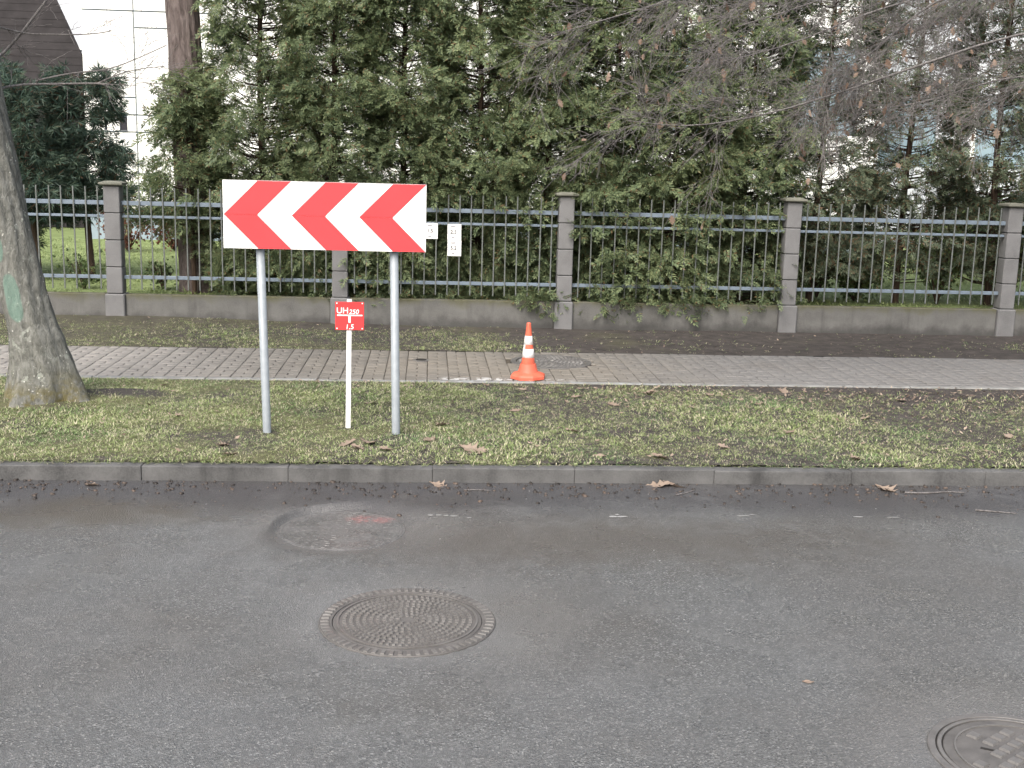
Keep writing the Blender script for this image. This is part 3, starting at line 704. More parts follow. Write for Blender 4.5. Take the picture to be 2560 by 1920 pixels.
def conifer(name, label, cat, x, y, z0, height, zc, rad, temps, mat, bark, nl, nb, ns, size, trunk_r, droop=.35, group=None, seed=0, top_taper=.55, facing=1.):
    """trunk, limbs and a crown of many small flat sprays; rad(t) crown radius along the height"""
    g = np.random.default_rng(seed); t = tag(empty(name, (x, y, z0)), label, cat, group)
    zt = np.linspace(-.15, height, 12); lean = np.stack([.05*np.sin(zt*.9+seed), .05*np.cos(zt*.7+seed), zt], -1)
    v, f = tubes([(lean, trunk_r*(1-.8*zt.clip(0)/height)+.004)], 10); link('trunk', raw_mesh('trunk', v, f, True), bark, t)
    P, F_, U, S, paths = [], [], [], [], []
    zs = zc+(height-zc)*np.sort(g.random(nl)**1.45); az = (np.arange(nl)*2.39996+g.normal(0, .35, nl))
    for zl, a in zip(zs, az):
        tt = zl/height; rl = rad(tt)*g.uniform(.7, 1.12)
        dh = np.array([math.cos(a), math.sin(a), 0]); side = np.array([-dh[1], dh[0], 0])
        k = np.linspace(0, 1, 6); up0 = g.uniform(.05, .75)
        base = np.array([np.interp(zl, zt, lean[:, 0]), np.interp(zl, zt, lean[:, 1]), zl])
        L = base+np.outer(k*rl, dh)+np.outer(rl*(up0*k-droop*k**2*g.uniform(.8, 1.7)), (0, 0, 1))+np.outer(.08*np.sin(k*3+a), side)
        paths.append((L, np.linspace(.016, .004, 6)*(.6+rl*.6)))
        nbb = nb if z0+zl < 4.7 else nb*.55
        for b in range(int(round(nbb))):
            kb = .25+.75*(b+g.random())/nbb; pb = np.array([np.interp(kb, k, L[:, q]) for q in range(3)]); sg = 1 if b % 2 else -1
            ang = g.uniform(.3, 1.1)*sg; bd = dh*math.cos(ang)+side*math.sin(ang); bl = g.uniform(.16, .36)*(1.15-.4*kb)
            kk = np.linspace(.15, 1, ns)+g.normal(0, .06, ns)
            for q in kk:
                p = pb+bd*bl*q+np.array([0, 0, -.12*q*q*bl])+g.normal(0, 1, 3)*(.03, .03, .05)
                sw = g.normal(0, .35); fd = bd*math.cos(sw)+np.cross((0, 0, 1), bd)*math.sin(sw)+np.array([0, 0, g.uniform(-.75, .25)])
                P.append(p); F_.append(fd); U.append(np.array([0, 0, 1])*g.uniform(.3, 1)+dh*g.uniform(.1, 1.0)+g.normal(0, .3, 3)); S.append(size*g.uniform(.7, 1.3))
    v, f = tubes(paths, 4); link('branches', raw_mesh('branches', v, f), bark, t)
    o = link('foliage', foliage_mesh('foliage', np.array(P), np.array(F_), np.array(U), np.array(S), temps), mat, t); tag(o, kind='stuff')
    return t

def thuja(name, label, x, y, z0, height, zc, rad, mat, ntip, nsp, size, trunk_r, group, seed):
    """upright column: many short ascending shoots end in tufts of small flat sprays spread over the crown's shell"""
    g = np.random.default_rng(seed); t = tag(empty(name, (x, y, z0)), label, 'thuja', group)
    zt = np.linspace(-.15, height, 12); lean = np.stack([.04*np.sin(zt*.9+seed), .04*np.cos(zt*.7+seed), zt], -1)
    v, f = tubes([(lean, trunk_r*(1-.85*zt.clip(0)/height)+.004)], 8); link('trunk', raw_mesh('trunk', v, f, True), M['thuja_bark'], t)
    z = zc+(height-zc)*g.random(ntip)**1.25; th = np.arange(ntip)*2.39996+g.normal(0, .3, ntip)
    lump = 1+.16*np.sin(th*3+z*2.1+seed)+.13*np.sin(th*5-z*3.7)+.1*np.sin(z*6.1+th)
    R_ = np.array([rad(q/height) for q in z])*lump*g.uniform(.5, 1.06, ntip)**.55
    out = np.stack([np.cos(th), np.sin(th), np.zeros(ntip)], -1); tip = out*R_[:, None]+np.stack([np.zeros(ntip), np.zeros(ntip), z], -1)
    k = np.linspace(0, 1, 4)[:, None]; paths = [(np.array([0, 0, q[2]-.3*r_-.05])*(1-k)+q*k+np.array([0, 0, -.1*r_])*np.sin(k*3.14), np.linspace(.009, .003, 4)) for q, r_ in zip(tip, R_)]
    v, f = tubes(paths, 3); tag(link('branches', raw_mesh('branches', v, f), M['thuja_bark'], t), kind='stuff')
    n = np.where(z+z0 < 4.6, nsp, nsp*.5).astype(int); idx = np.repeat(np.arange(ntip), n); N = len(idx); o_ = out[idx]; tan = np.stack([-o_[:, 1], o_[:, 0], np.zeros(N)], -1)
    a = g.normal(0, .085, N); b = g.normal(-.03, .08, N); c = g.normal(0, .06, N)
    P = tip[idx]+tan*a[:, None]+o_*b[:, None]; P[:, 2] += c-.9*np.abs(a)*.5
    F_ = o_*g.uniform(.4, 1.1, N)[:, None]+tan*(a/.085*.45+g.normal(0, .3, N))[:, None]; F_[:, 2] += g.uniform(-.75, .45, N)
    U = o_*g.uniform(0, .9, N)[:, None]+g.normal(0, .4, (N, 3)); U[:, 2] += g.uniform(.3, 1., N)
    tag(link('foliage', foliage_mesh('foliage', P, F_, U, size*g.uniform(.65, 1.35, N), SPR), M[mat], t), kind='stuff')
    return t
G_TH = 'row of thuja trees behind the fence'
def copy_tree(src, loc, rz, sc_, label):
    c = src.copy(); C.objects.link(c); c.location = loc; c.rotation_euler = (0, 0, rz); c.scale = sc_; c['label'] = label
    for ch in src.children: k = ch.copy(); k.parent = c; C.objects.link(k)
    return c
THUJA = [  # x, y, variant, turn, scale xy, scale z, label
    (-2.05, 14.85, 0, 0.0, 1.0, 1.0, 'thuja between the pine trunk and the left end of the chevron board'),
    (-1.15, 14.75, 1, 0.6, .98, 1.05, 'thuja rising above the left half of the chevron board'),
    (-.3, 14.8, 2, 1.3, 1.0, .96, 'thuja rising above the right half of the chevron board'),
    (.58, 14.87, 0, 2.2, 1.0, 1.04, 'thuja above the stacked white plates on the fence'),
    (1.45, 14.86, 1, 3.0, 1.02, 1.0, 'thuja behind the concrete post nearest the cone'),
    (2.3, 14.8, 2, 4.1, 1.05, .97, 'thuja just right of the concrete post nearest the cone'),
    (3.15, 14.76, 0, 5.0, 1.05, 1.02, 'thuja bulging over the rails midway between two bare concrete posts'),
    (4.05, 14.78, 1, 5.6, .95, .95, 'thuja next to the second concrete post from the right'),
    (5.1, 15.1, 3, 0.4, 1.0, 1.0, 'thin high-stemmed thuja left of the lawn glimpse'),
    (6.3, 15.15, 4, 1.7, 1.0, 1.0, 'thin high-stemmed thuja right of the lawn glimpse'),
    (7.4, 14.95, 3, 2.9, 1.05, .95, 'brownish thuja over the rightmost concrete post'),
    (8.6, 15.0, 4, 4.0, 1.05, 1.05, 'thuja past the right edge of the view'),
]
proto = {}
for i, (x, y, var, turn, sxy, sz, lab) in enumerate(THUJA):
    if var not in proto:
        dull = var > 2; ht = 6.5
        prof = lambda tt, ht=ht: .7*(1.02-.4*tt+.16*math.exp(-((tt*ht-2.1)/.9)**2)-.1*math.exp(-(tt*ht/.8)**2))
        t = thuja('thuja_tree', lab, x, y, .38, ht, .55 if dull else .03, prof, 'thuja_dull' if dull else 'thuja', 370 if dull else 640, 16 if dull else 20, .155 if dull else .15, .045, G_TH, 40+var)
        proto[var] = t; t.rotation_euler = (0, 0, turn); t.scale = (sxy, sxy, sz)
    else: copy_tree(proto[var], (x, y, .38), turn, (sxy, sxy, sz), lab)
thuja('thuja_tree', 'short young thuja hiding the middle of the pine trunk', -2.95, 14.68, .38, 2.7, .95, lambda tt: .52*(1.05-.75*max(tt-.35, 0)/.65), 'thuja', 150, 14, .16, .03, G_TH, 77)

# pine in front of the white house: furrowed trunk, crown above the view
t = tag(empty('pine_tree', (-2.93, 15.0, .38)), 'tall pine with a thick bare brown trunk behind the fence', 'pine tree')
zz = np.concatenate([np.linspace(-.2, 5, 105), np.linspace(5.2, 12, 14)]); an = np.linspace(0, 2*np.pi, 64, endpoint=False)
Zg, Ag = np.meshgrid(zz, an, indexing='ij')
rr = .21*(1-.02*Zg)+.07*np.exp(-np.clip(Zg+.2, 0, 9)*5); pat = np.sin(Ag*11+2.2*np.sin(Zg*2.3)+Zg*1.1)*np.sin(Ag*5-Zg*3.1)+.6*np.sin(Ag*17+Zg*6+np.sin(Zg*9))
rr = rr+.009*np.clip(pat, -1, 1)*(Zg < 5.1)
v = np.stack([rr*np.cos(Ag)-.03*Zg, rr*np.sin(Ag), Zg], -1).reshape(-1, 3); i = (np.arange(len(zz)-1)[:, None]*64+np.arange(64)[None]).ravel(); j = (np.arange(len(zz)-1)[:, None]*64+((np.arange(64)+1) % 64)[None]).ravel()
link('trunk', raw_mesh('trunk', v, np.stack([i, j, j+64, i+64], -1), True), M['pine_bark'], t)
P, F_, U, S, paths = [], [], [], [], []
for k in range(26):
    a = k*2.4; z = 6.3+k*.23; dh = np.array([math.cos(a), math.sin(a), .18]); L = np.outer(np.linspace(0, 1.9-.05*k, 6), dh)+[-.03*z, 0, z]; paths.append((L, np.linspace(.05, .012, 6)))
    for q in range(26):
        kk = random.uniform(.35, 1); p = L[0]+(L[-1]-L[0])*kk+np.random.default_rng(k*40+q).normal(0, .2, 3); P.append(p); F_.append(dh+np.random.default_rng(q).normal(0, .5, 3)); U.append((.1, .2, 1)); S.append(.2)
v, f = tubes(paths, 6); link('branches', raw_mesh('branches', v, f), M['pine_bark'], t)
tag(link('crown', foliage_mesh('crown', np.array(P), np.array(F_), np.array(U, float), np.array(S), TUF), M['needles'], t), kind='stuff')

# dark garden conifers at the left, with bare lower stems
G_MP = 'dark conifers in the left of the garden'
for i, (x, y, ht, rd, zc, lab) in enumerate([(-5.3, 16.1, 2.55, .8, .75, 'dark bluish conifer beside the leaning tree trunk'), (-4.66, 16.5, 2.75, .62, .8, 'dark conifer behind the leftmost concrete post, reaching over the white wall'), (-6.1, 16.7, 2.7, .85, .3, 'dark conifer hidden behind the leaning tree trunk')]):
    conifer('garden_conifer', lab, 'conifer', x, y, .38, ht, zc, (lambda tt, rd=rd: rd*(.8+.5*tt-.95*tt*tt)), TUF, M['needles'], M['thuja_bark'], 56, 8, 4, .165, .05, droop=-.1, group=G_MP, seed=90+i)

def shrub(name, label, cat, x, y, z0, wd, ht, mat, temps, n, size, seed, group=None, bark='thuja_bark'):
    g = np.random.default_rng(seed); t = tag(empty(name, (x, y, z0)), label, cat, group); paths = []; P = []
    for k in range(14):
        a = g.uniform(0, 6.28); e = g.uniform(.2, 1.); q = np.linspace(0, 1, 5); tip = np.array([math.cos(a)*wd*e, math.sin(a)*wd*e, ht*g.uniform(.6, 1.05)])
        L = np.outer(q, tip)+np.outer(q*q*.1, (math.cos(a), math.sin(a), 0)); paths.append((L, np.linspace(.012, .003, 5)))
        for _ in range(n//14): kk = g.uniform(.25, 1.02); P.append(L[0]+(L[-1]-L[0])*kk+g.normal(0, .07, 3))
    v, f = tubes(paths, 4); link('stems', raw_mesh('stems', v, f), M[bark], t)
    P = np.array(P); P[:, 2] = P[:, 2].clip(.02)
    tag(link('foliage', foliage_mesh('foliage', P, g.normal(0, 1, P.shape)+[0, 0, .5], g.normal(0, 1, P.shape), g.uniform(.6, 1.3, len(P))*size, temps), M[mat], t), kind='stuff')
    return t
for k, (x, y, wd, ht) in enumerate([(-5.35, 21.2, .55, .75), (-4.6, 21.5, .5, .7)]):
    shrub('barberry_shrub', ['low reddish shrub under the white house wall, right of the leftmost post', 'low reddish shrub nearest the pine trunk under the white wall', 'low reddish shrub just left of the leftmost post'][k], 'shrub', x, y, .4, wd, ht, 'barberry', LEA, 420, .07, 130+k, 'reddish shrubs under the white house')
for k, (x, y, wd, ht, lab) in enumerate([(4.8, 14.95, .42, 1.15, 'leafy tall shrub against the fence right of the second post from the right'), (5.75, 15.3, .3, .5, 'low leafy shrub at the foot of the lawn glimpse'), (5.3, 15.5, .38, 1.0, 'dark leafy shrub just left of the lawn glimpse'), (7.6, 15.0, .4, 1.1, 'leafy shrub right of the rightmost post'), (6.75, 14.95, .42, 1.2, 'leafy shrub against the fence left of the rightmost post'), (-4.35, 15.0, .16, .42, 'small leafy shrub on the lawn left of the leftmost post'), (-3.42, 15.2, .14, .35, 'small leafy sprig on the lawn right of the leftmost post')]):
    shrub('leafy_shrub', lab, 'shrub', x, y, .4, wd, ht, 'broadleaf', LEA, 560 if wd > .2 else 110, .07, 150+k, 'leafy shrubs behind the fence')
for k, (x, y, wd, ht, lab) in enumerate([(3.6, 18.5, 1.4, 1.7, 'broad dark evergreen in the garden shade behind the thujas'), (9.6, 19.5, 1.5, 1.9, 'broad dark evergreen behind the rightmost post'), (6.3, 20.5, 1.3, 1.5, 'broad dark evergreen closing the lawn glimpse at the right'), (.4, 19, 1.5, 1.5, 'broad dark evergreen behind the middle of the hedge')]):
    shrub('evergreen_bush', lab, 'bush', x, y, .4, wd, ht, 'broadleaf', LEA, 1600, .12, 170+k, 'dark evergreens deep in the garden')
# birch in the garden at the right
t = tag(empty('birch_tree', (9.3, 20.5, .4)), 'slender white birch trunk seen through the fence at the right', 'birch tree')
zz = np.linspace(-.2, 6.5, 20); v, f = tubes([(np.stack([.06*zz+.05*np.sin(zz*2), .05*np.sin(zz), zz], -1), .085-.01*zz)], 12); link('trunk', raw_mesh('trunk', v, f, True), M['birch_bark'], t)
paths = []
for k in range(40):
    z = 2.2+k*.11; a = k*2.4; q = np.linspace(0, 1, 6); L = np.outer(q, (math.cos(a)*1.1, math.sin(a)*1.1, 1.0))+np.outer(-q*q*1.1, (0, 0, .9))+[.06*z, 0, z]; paths.append((L, np.linspace(.014, .003, 6)))
v, f = tubes(paths, 4); link('branches', raw_mesh('branches', v, f), M['twig_bark'], t)
# bench-height yellow rail far back on the right
t = tag(empty('yellow_barrier', (8.3, 21.5, .4)), 'small yellow barrier rail glimpsed through the fence at the right', 'barrier')
hbox('rail', -.35, .35, 0, .05, .78, .86, M['yellow_paint'], t)
for s in (-.3, .3): hbox('leg', s-.02, s+.02, .055, .095, -.05, .8, M['galvanised'], t)

# ------------------------------------------------------------------ street trees
def twigs(path, rad, n, ln, depth, out, g, spread=.9, grav=-.1):
    """side twigs along a path, recursive"""
    P = np.asarray(path, float)
    for _ in range(n):
        k = g.uniform(.15, 1); i = min(int(k*(len(P)-1)), len(P)-2); fr = k*(len(P)-1)-i; p = P[i]*(1-fr)+P[i+1]*fr
        tv = P[i+1]-P[i]; tv /= np.linalg.norm(tv)+1e-9; dv = tv*.8+g.normal(0, spread*.6, 3); dv /= np.linalg.norm(dv)
        l = ln*g.uniform(.5, 1.2); m = 6; q = np.linspace(0, 1, m)
        cur = p+np.outer(q*l, dv)+np.outer(q*q*l*grav, (0, 0, 1))+np.cumsum(g.normal(0, l*.025, (m, 3)), 0)*(q[:, None] > 0)
        r0 = rad*(1-.5*k)*.62; out.append((cur, np.linspace(max(r0, .002), .0013, m)))
        if depth > 0: twigs(cur, r0, max(2, n//2), ln*.6, depth-1, out, g, spread, grav)
# leaning trunk at the left
TX, TY = -3.2, 9.47
t = tag(empty('leaning_tree', (TX, TY, .1)), 'leaning lichen-covered tree trunk with sea-green paint marks by the kerb', 'tree')
zk = [-.2, .0, .08, .2, .35, .6, .9, 1.3, 1.8, 2.5, 3.4, 5., 7.]
ax = np.array([-3.09, -3.085, -3.085, -3.09, -3.105, -3.155, -3.225, -3.3, -3.38, -3.48, -3.6, -3.77, -3.95])-TX
rk = [.36, .32, .295, .265, .234, .196, .178, .172, .168, .165, .155, .14, .1]
zz = np.concatenate([np.linspace(-.2, 3, 90), np.linspace(3.1, 7, 20)]); nA = 72; an = np.linspace(0, 2*np.pi, nA, endpoint=False); Zg, Ag = np.meshgrid(zz, an, indexing='ij')
fl = np.exp(-np.clip(Zg+.05, 0, 9)*3.6); rr = np.interp(Zg, zk, rk)*(1+fl*(.15*np.cos(Ag*4+.9)+.14*np.cos(Ag*7+2.)+.1*np.cos(Ag*3+Zg)))
rr = rr+.006*np.sin(Ag*6+Zg*2.5)+.005*np.sin(Ag*13+5*np.sin(Zg*3))+.003*np.sin(Ag*21+4*np.sin(Zg*5+Ag*3))*np.sin(Zg*17+Ag*4)+.005*np.sin(Zg*7+Ag*2)
rr = rr+.02*np.exp(-((Zg-.55)/.06)**2)*np.clip(np.cos(Ag+.8), 0, 1)
v = np.stack([np.interp(Zg, zk, ax)+rr*np.cos(Ag), rr*np.sin(Ag), Zg], -1).reshape(-1, 3); nz = len(zz)
i = (np.arange(nz-1)[:, None]*nA+np.arange(nA)[None]).ravel(); j = (np.arange(nz-1)[:, None]*nA+((np.arange(nA)+1) % nA)[None]).ravel()
link('trunk', raw_mesh('trunk', v, np.stack([i, j, j+nA, i+nA], -1), True), M['street_bark'], t)
g_ = np.random.default_rng(5); paths = []
def wp(*pts): return np.array(pts, float)-[TX, TY, .1]
def spline(P, n=14):
    P = np.asarray(P, float); k = np.linspace(0, len(P)-1, n); q = np.arange(len(P)); L = np.stack([np.interp(k, q, P[:, c]) for c in range(3)], -1)
    for _ in range(2): L[1:-1] = (L[:-2]+2*L[1:-1]+L[2:])/4
    return L
mains = [(wp((-3.5, 9.5, 2.5), (-3.35, 9.8, 2.62), (-3.0, 10, 2.645), (-2.72, 10, 2.66), (-2.6, 10, 2.65)), .012, .007), (wp((-2.72, 10, 2.66), (-2.55, 10, 2.74), (-2.377, 10, 2.785), (-2.184, 10, 2.813)), .006, .003),
         (wp((-3.2, 9.95, 2.66), (-3.0, 10, 2.72), (-2.843, 10, 2.745), (-2.66, 10.05, 2.77), (-2.488, 10.05, 2.83), (-2.179, 10.1, 2.987)), .008, .004),
         (wp((-3.6, 9.5, 3.1), (-3.3, 10, 3.03), (-3.163, 10, 3.03), (-2.767, 10, 3.04), (-2.6, 10, 3.075)), .009, .004), (wp((-3.7, 9.6, 2.6), (-3.489, 10, 2.83), (-3.287, 10, 3.06), (-3.12, 10, 3.27), (-2.9, 10.1, 3.6)), .013, .01),
         (wp((-2.55, 10, 2.66), (-2.45, 10, 2.64), (-2.38, 10, 2.68), (-2.25, 10.05, 2.675)), .004, .002)]
for P, r0, r1 in mains:
    L = spline(P); paths.append((L, np.linspace(r0, r1, len(L)))); twigs(L, r0*.5, 7, .35, 1, paths, g_, .8, -.05)
for k in range(26):
    a = k*2.4; z = 4+k*.13; dv = np.array([math.cos(a), math.sin(a), .5]); q = np.linspace(0, 1, 7); L = np.outer(q*2.4, dv)+np.outer(q*q*.5, (0, 0, 1))+[np.interp(z, zk, ax), 0, z]; paths.append((L, np.linspace(.035, .008, 7)))
    twigs(L, .012, 5, .7, 1, paths, g_)
v, f = tubes(paths, 5); link('branches', raw_mesh('branches', v, f, True), M['twig_bark'], t)

# bare tree past the right edge whose drooping branches fill the upper right
BX, BY = 7.0, 10.2
t = tag(empty('bare_tree', (BX, BY, .1)), 'bare street tree whose drooping twigs with a few tan leaves fill the upper right', 'tree')
zz = np.linspace(-.2, 8, 20); v, f = tubes([(np.stack([.04*np.sin(zz), .03*zz, zz], -1), .2-.018*zz)], 20); link('trunk', raw_mesh('trunk', v, f, True), M['street_bark'], t)
g_ = np.random.default_rng(21); paths = []; B = np.array([BX, BY, .1])
mains = [[(7, 10.2, 3.6), (5.6, 10.4, 4.1), (4.44, 10.5, 3.63), (3.93, 10.5, 3.16), (3.5, 10.5, 2.8)], [(7, 10.2, 3.2), (5.5, 10.6, 3.9), (4.15, 10.7, 3.62), (3.2, 10.7, 3.2), (2.2, 10.7, 2.95)],
         [(7, 10.2, 3.4), (5.4, 10.4, 3.45), (4.2, 10.4, 3.0), (3.07, 10.4, 2.6), (2.3, 10.4, 2.45), (1.73, 10.4, 2.5)], [(7, 10.2, 4.2), (5, 10.8, 4.6), (3.2, 11, 4.0), (2.0, 11, 3.55), (1.2, 11, 3.3)],
         [(7, 10.2, 2.9), (6, 10.5, 3.0), (5.2, 10.5, 3.0), (4.5, 10.5, 2.75), (3.9, 10.5, 2.65)], [(7, 10.2, 3.9), (6, 11.2, 4.2), (5, 11.4, 3.7), (4.4, 11.5, 3.1)], [(7, 10.2, 4.5), (6.2, 10.6, 4.8), (5.4, 10.9, 4.2), (5.0, 11, 3.6), (4.8, 11, 3.1)],
         [(7, 10.2, 3.4), (6.3, 10.0, 3.5), (5.6, 10, 3.2), (5.2, 10, 3.0), (5.0, 10, 2.75)], [(7, 10.2, 4.4), (5.2, 10.4, 4.4), (4.2, 10.3, 3.9), (3.2, 10.2, 3.5), (2.6, 10.2, 3.3)]]
for P in mains:
    L = spline(np.array(P)-B, 18); paths.append((L, np.linspace(.014, .004, 18))); twigs(L[5:], .005, 17, .6, 2, paths, g_, .6, -.08)
for k in range(30):
    a = k*2.4; z = 4.8+k*.1; dv = np.array([math.cos(a), math.sin(a), .55]); q = np.linspace(0, 1, 7); L = np.outer(q*2.6, dv)+[0, 0, z]; paths.append((L, np.linspace(.04, .008, 7))); twigs(L, .012, 6, .8, 1, paths, g_)
v, f = tubes(paths, 4); link('branches', raw_mesh('branches', v, f, True), M['twig_bark'], t)
tips = np.array([p[0][-1] for p in paths if len(p[0]) == 6]); tips = tips[(tips[:, 2]+.1 < 4.4)]; sel = tips[g_.random(len(tips)) < .03]

def leaf_shape(kind, seed):
    """lobed fallen leaf: curled surface between midrib and edge, as verts and tris, unit length"""
    r = random.Random(seed); n = 15; ks = np.linspace(0, 1, n); out = []
    for k in ks:
        if kind == 'oak': wd = .3*math.sin(math.pi*min(1, k*.97+.03))**.8*(1+.38*math.sin(k*2*math.pi*3.6))
        elif kind == 'maple': wd = [.04, .1, .42, .2, .3, .58, .3, .22, .36, .2, .12, .14, .08, .05, 0][int(round(k*14))]
        else: wd = .26*math.sin(math.pi*k)**.7
        out.append(max(wd, .01))
    V, F = [], []; cu = r.uniform(.1, .4); tw = r.uniform(-.5, .5)
    for k, wd in zip(ks, out):
        for s in (-1, -.5, 0, .5, 1):
            x = s*wd; z = cu*x*x*2.2+.18*(k-.5)**2*cu*3+tw*x*(k-.5)+.03*math.sin(7*k+4*s+seed); V.append((x*(1-.25*cu), k-.5, z))
    for i in range(n-1):
        for j in range(4): a = i*5+j; F.append((a, a+1, a+6, a+5))
    return np.array(V), np.array(F)
HL = [leaf_shape('oak', k) for k in range(3)]
tag(link('hanging_leaves', foliage_mesh('hanging_leaves', sel, g_.normal(0, .4, sel.shape)+[0, 0, -1], g_.normal(0, 1, sel.shape), g_.uniform(.045, .09, len(sel)), HL), M['hanging_leaf'], t), kind='stuff')

# ------------------------------------------------------------------ grass, litter, debris
def blade_template(seed):
    r = random.Random(seed); V = []
    for k in range(4):
        a = r.uniform(0, 6.28); e = r.uniform(.15, 1.1); dv = np.array([math.cos(a)*math.cos(e), math.sin(a)*math.cos(e), math.sin(e)]); nn = np.array([-math.cos(a)*math.sin(e), -math.sin(a)*math.sin(e), math.cos(e)])
        V += kite((r.uniform(-.4, .4), r.uniform(-.4, .4), 0), dv, r.uniform(.7, 1.3), .13, nn, -.25)
    V = np.array(V); return V, np.arange(len(V)).reshape(-1, 4)
BL = [blade_template(k) for k in range(5)]
def grass(name, label, n, x0, x1, y0, y1, zf, dens, size, mat):
    x = rng.uniform(x0, x1, n); y = rng.uniform(y0, y1, n); keep = rng.random(n) < dens(x, y); x, y = x[keep], y[keep]; n = len(x)
    z = zf(x, y)-.004; a = rng.uniform(0, 6.28, n); s = size*rng.uniform(.55, 1.35, n)*(.75+.4*wob(x, y, 1.3, 4.).clip(-1, 1)); ca, sa = np.cos(a)*s, np.sin(a)*s; zr = np.zeros(n)
    Mx = np.stack([np.stack([ca, -sa, zr], -1), np.stack([sa, ca, zr], -1), np.stack([zr, zr, s*rng.uniform(.6, 1.1, n)], -1)], 1); pos = np.stack([x, y, z], -1)
    Vs, Fs, off = [], [], 0; wh = rng.integers(0, len(BL), n)
    for k, (tv, tf) in enumerate(BL):
        m = wh == k; v, f = scatter(tv, tf, Mx[m], pos[m]); Vs.append(v); Fs.append(f+off); off += len(v)
    return tag(link(name, raw_mesh(name, np.concatenate(Vs), np.concatenate(Fs)), M[mat]), label, kind='stuff')
def dens_verge(x, y):
    d = .82+.38*wob(x, y, 1.5, 1.)+.25*wob(x, y, 4.5, 2.)
    d = d-.55*sstep(1.2, 5, x)*sstep(8.6, 10.2, y)-.2*sstep(2.5, 5, x)-.5*sstep(10.0, 10.4, y)*sstep(-.6, .6, x)+.35*sstep(-.5, -2.5, x)
    d = d*(1-np.exp(-((((x+2.5)/.36)**2+((y-9.76)/.17)**2))**2)*0-.95*np.exp(-((((x+2.5)/.34)**2+((y-9.74)/.16)**2))**2))
    for px, py in ((-1.165, 8.42), (-.222, 8.41), (-.592, 8.607)): d = d*(1-.85*np.exp(-(((x-px)/.07)**2+((y-py)/.05)**2)))
    d = np.where(np.hypot(x+3.1, (y-9.45)*1.1) < .42, .1, d); return d.clip(.03, 1)
grass('verge_grass', 'short patchy winter grass growing on the verge', 98000, -4.6, 6.2, 7.56, 10.46, verge_z, dens_verge, .04, 'grass')
def dens_strip(x, y): return (.65+.4*wob(x, y, 1.6, 7.)-.75*sstep(.2, 2.4, x)-.6*sstep(13.35, 13.8, y)+.25*sstep(6.4, 7.4, x)).clip(.015, 1)
grass('strip_grass', 'thin grass growing between the sidewalk and the plinth wall', 34000, -5.5, 8.2, 12.26, 13.98, strip_z, dens_strip, .042, 'grass')
grass('lawn_grass', 'bright green lawn grass growing behind the fence', 15000, -8, 10, 14.2, 23.6, lawn_z, lambda x, y: np.full(x.shape, 1.), .1, 'lawn_grass')

def flat_scatter(name, label, pts, size, temps, mat, tilt=.35, lift=.004):
    n = len(pts); a = rng.uniform(0, 6.28, n); fw = np.stack([np.cos(a), np.sin(a), rng.normal(0, tilt, n)], -1); up = np.stack([rng.normal(0, tilt, n), rng.normal(0, tilt, n), np.ones(n)], -1)
    p = pts.copy(); p[:, 2] += lift
    return tag(link(name, foliage_mesh(name, p, fw, up, size, temps), M[mat]), label, kind='stuff')
FLK = []
for k in range(4):
    r = random.Random(k); V = [(-.5, 0, .05), (0, -.18*r.uniform(.6, 1.5), 0), (.5, r.uniform(-.1, .1), .12), (0, .2*r.uniform(.6, 1.6), .05)]; FLK.append((np.array(V)[:, [1, 0, 2]], np.array([[0, 1, 2, 3]])))
n = 9000; x = rng.uniform(-4.5, 6.3, n); y = rng.uniform(7.65, 10.43, n)
keep = rng.random(n) < (.07+.75*sstep(.2, 2.2, x+.6*wob(x, y, 1.2))*sstep(8.4, 10.1, y)+.5*sstep(9.9, 10.35, y)*sstep(-2, .2, x)+.18*sstep(2.2, 4.5, x)); x, y = x[keep], y[keep]
flat_scatter('leaf_litter', 'crumbled tan leaf litter scattered over the verge', np.stack([x, y, verge_z(x, y)+.012], -1), rng.uniform(.01, .05, len(x)), FLK, 'dead_leaf')
n = 420; x = rng.uniform(-6, 8.4, n); y = rng.uniform(12.3, 13.9, n)
flat_scatter('strip_litter', 'small pale litter flakes on the bare soil under the wall', np.stack([x, y, strip_z(x, y)+.006], -1), rng.uniform(.01, .045, n), FLK, 'dead_leaf')
CR = []
for k in range(3):
    r = random.Random(k+60); b = [(sx*r.uniform(.25, .5), sy*r.uniform(.15, .3), sz) for sz in (0, .28) for sx, sy in ((-1, -1), (1, -1), (1, 1), (-1, 1))]; CR.append((np.array(b), np.array([(4, 5, 6, 7), (0, 1, 5, 4), (1, 2, 6, 5), (2, 3, 7, 6), (3, 0, 4, 7)])))
n = 1900; x = rng.uniform(-3.4, 5, n); y = 7.5-np.abs(rng.normal(0, .25, n)).clip(0, 1.0)
keep = rng.random(n) < .55+.45*wob(x, y, 2.2, 1.); x, y = x[keep], y[keep]; y = np.minimum(y, 7.49)
flat_scatter('gutter_debris', 'dark crumbs of bark and soil along the gutter', np.stack([x, y, road_z(x, y)], -1), rng.uniform(.007, .042, len(x))*rng.uniform(.4, 1, len(x)), CR, 'debris', .12, .0)
n = 150; x = rng.uniform(-3, 4, n); y = rng.uniform(3.6, 7.4, n)
flat_scatter('road_grit', 'pale grit specks scattered on the asphalt', np.stack([x, y, road_z(x, y)], -1), rng.uniform(.004, .009, n), CR, 'old_paint', .1, 0)

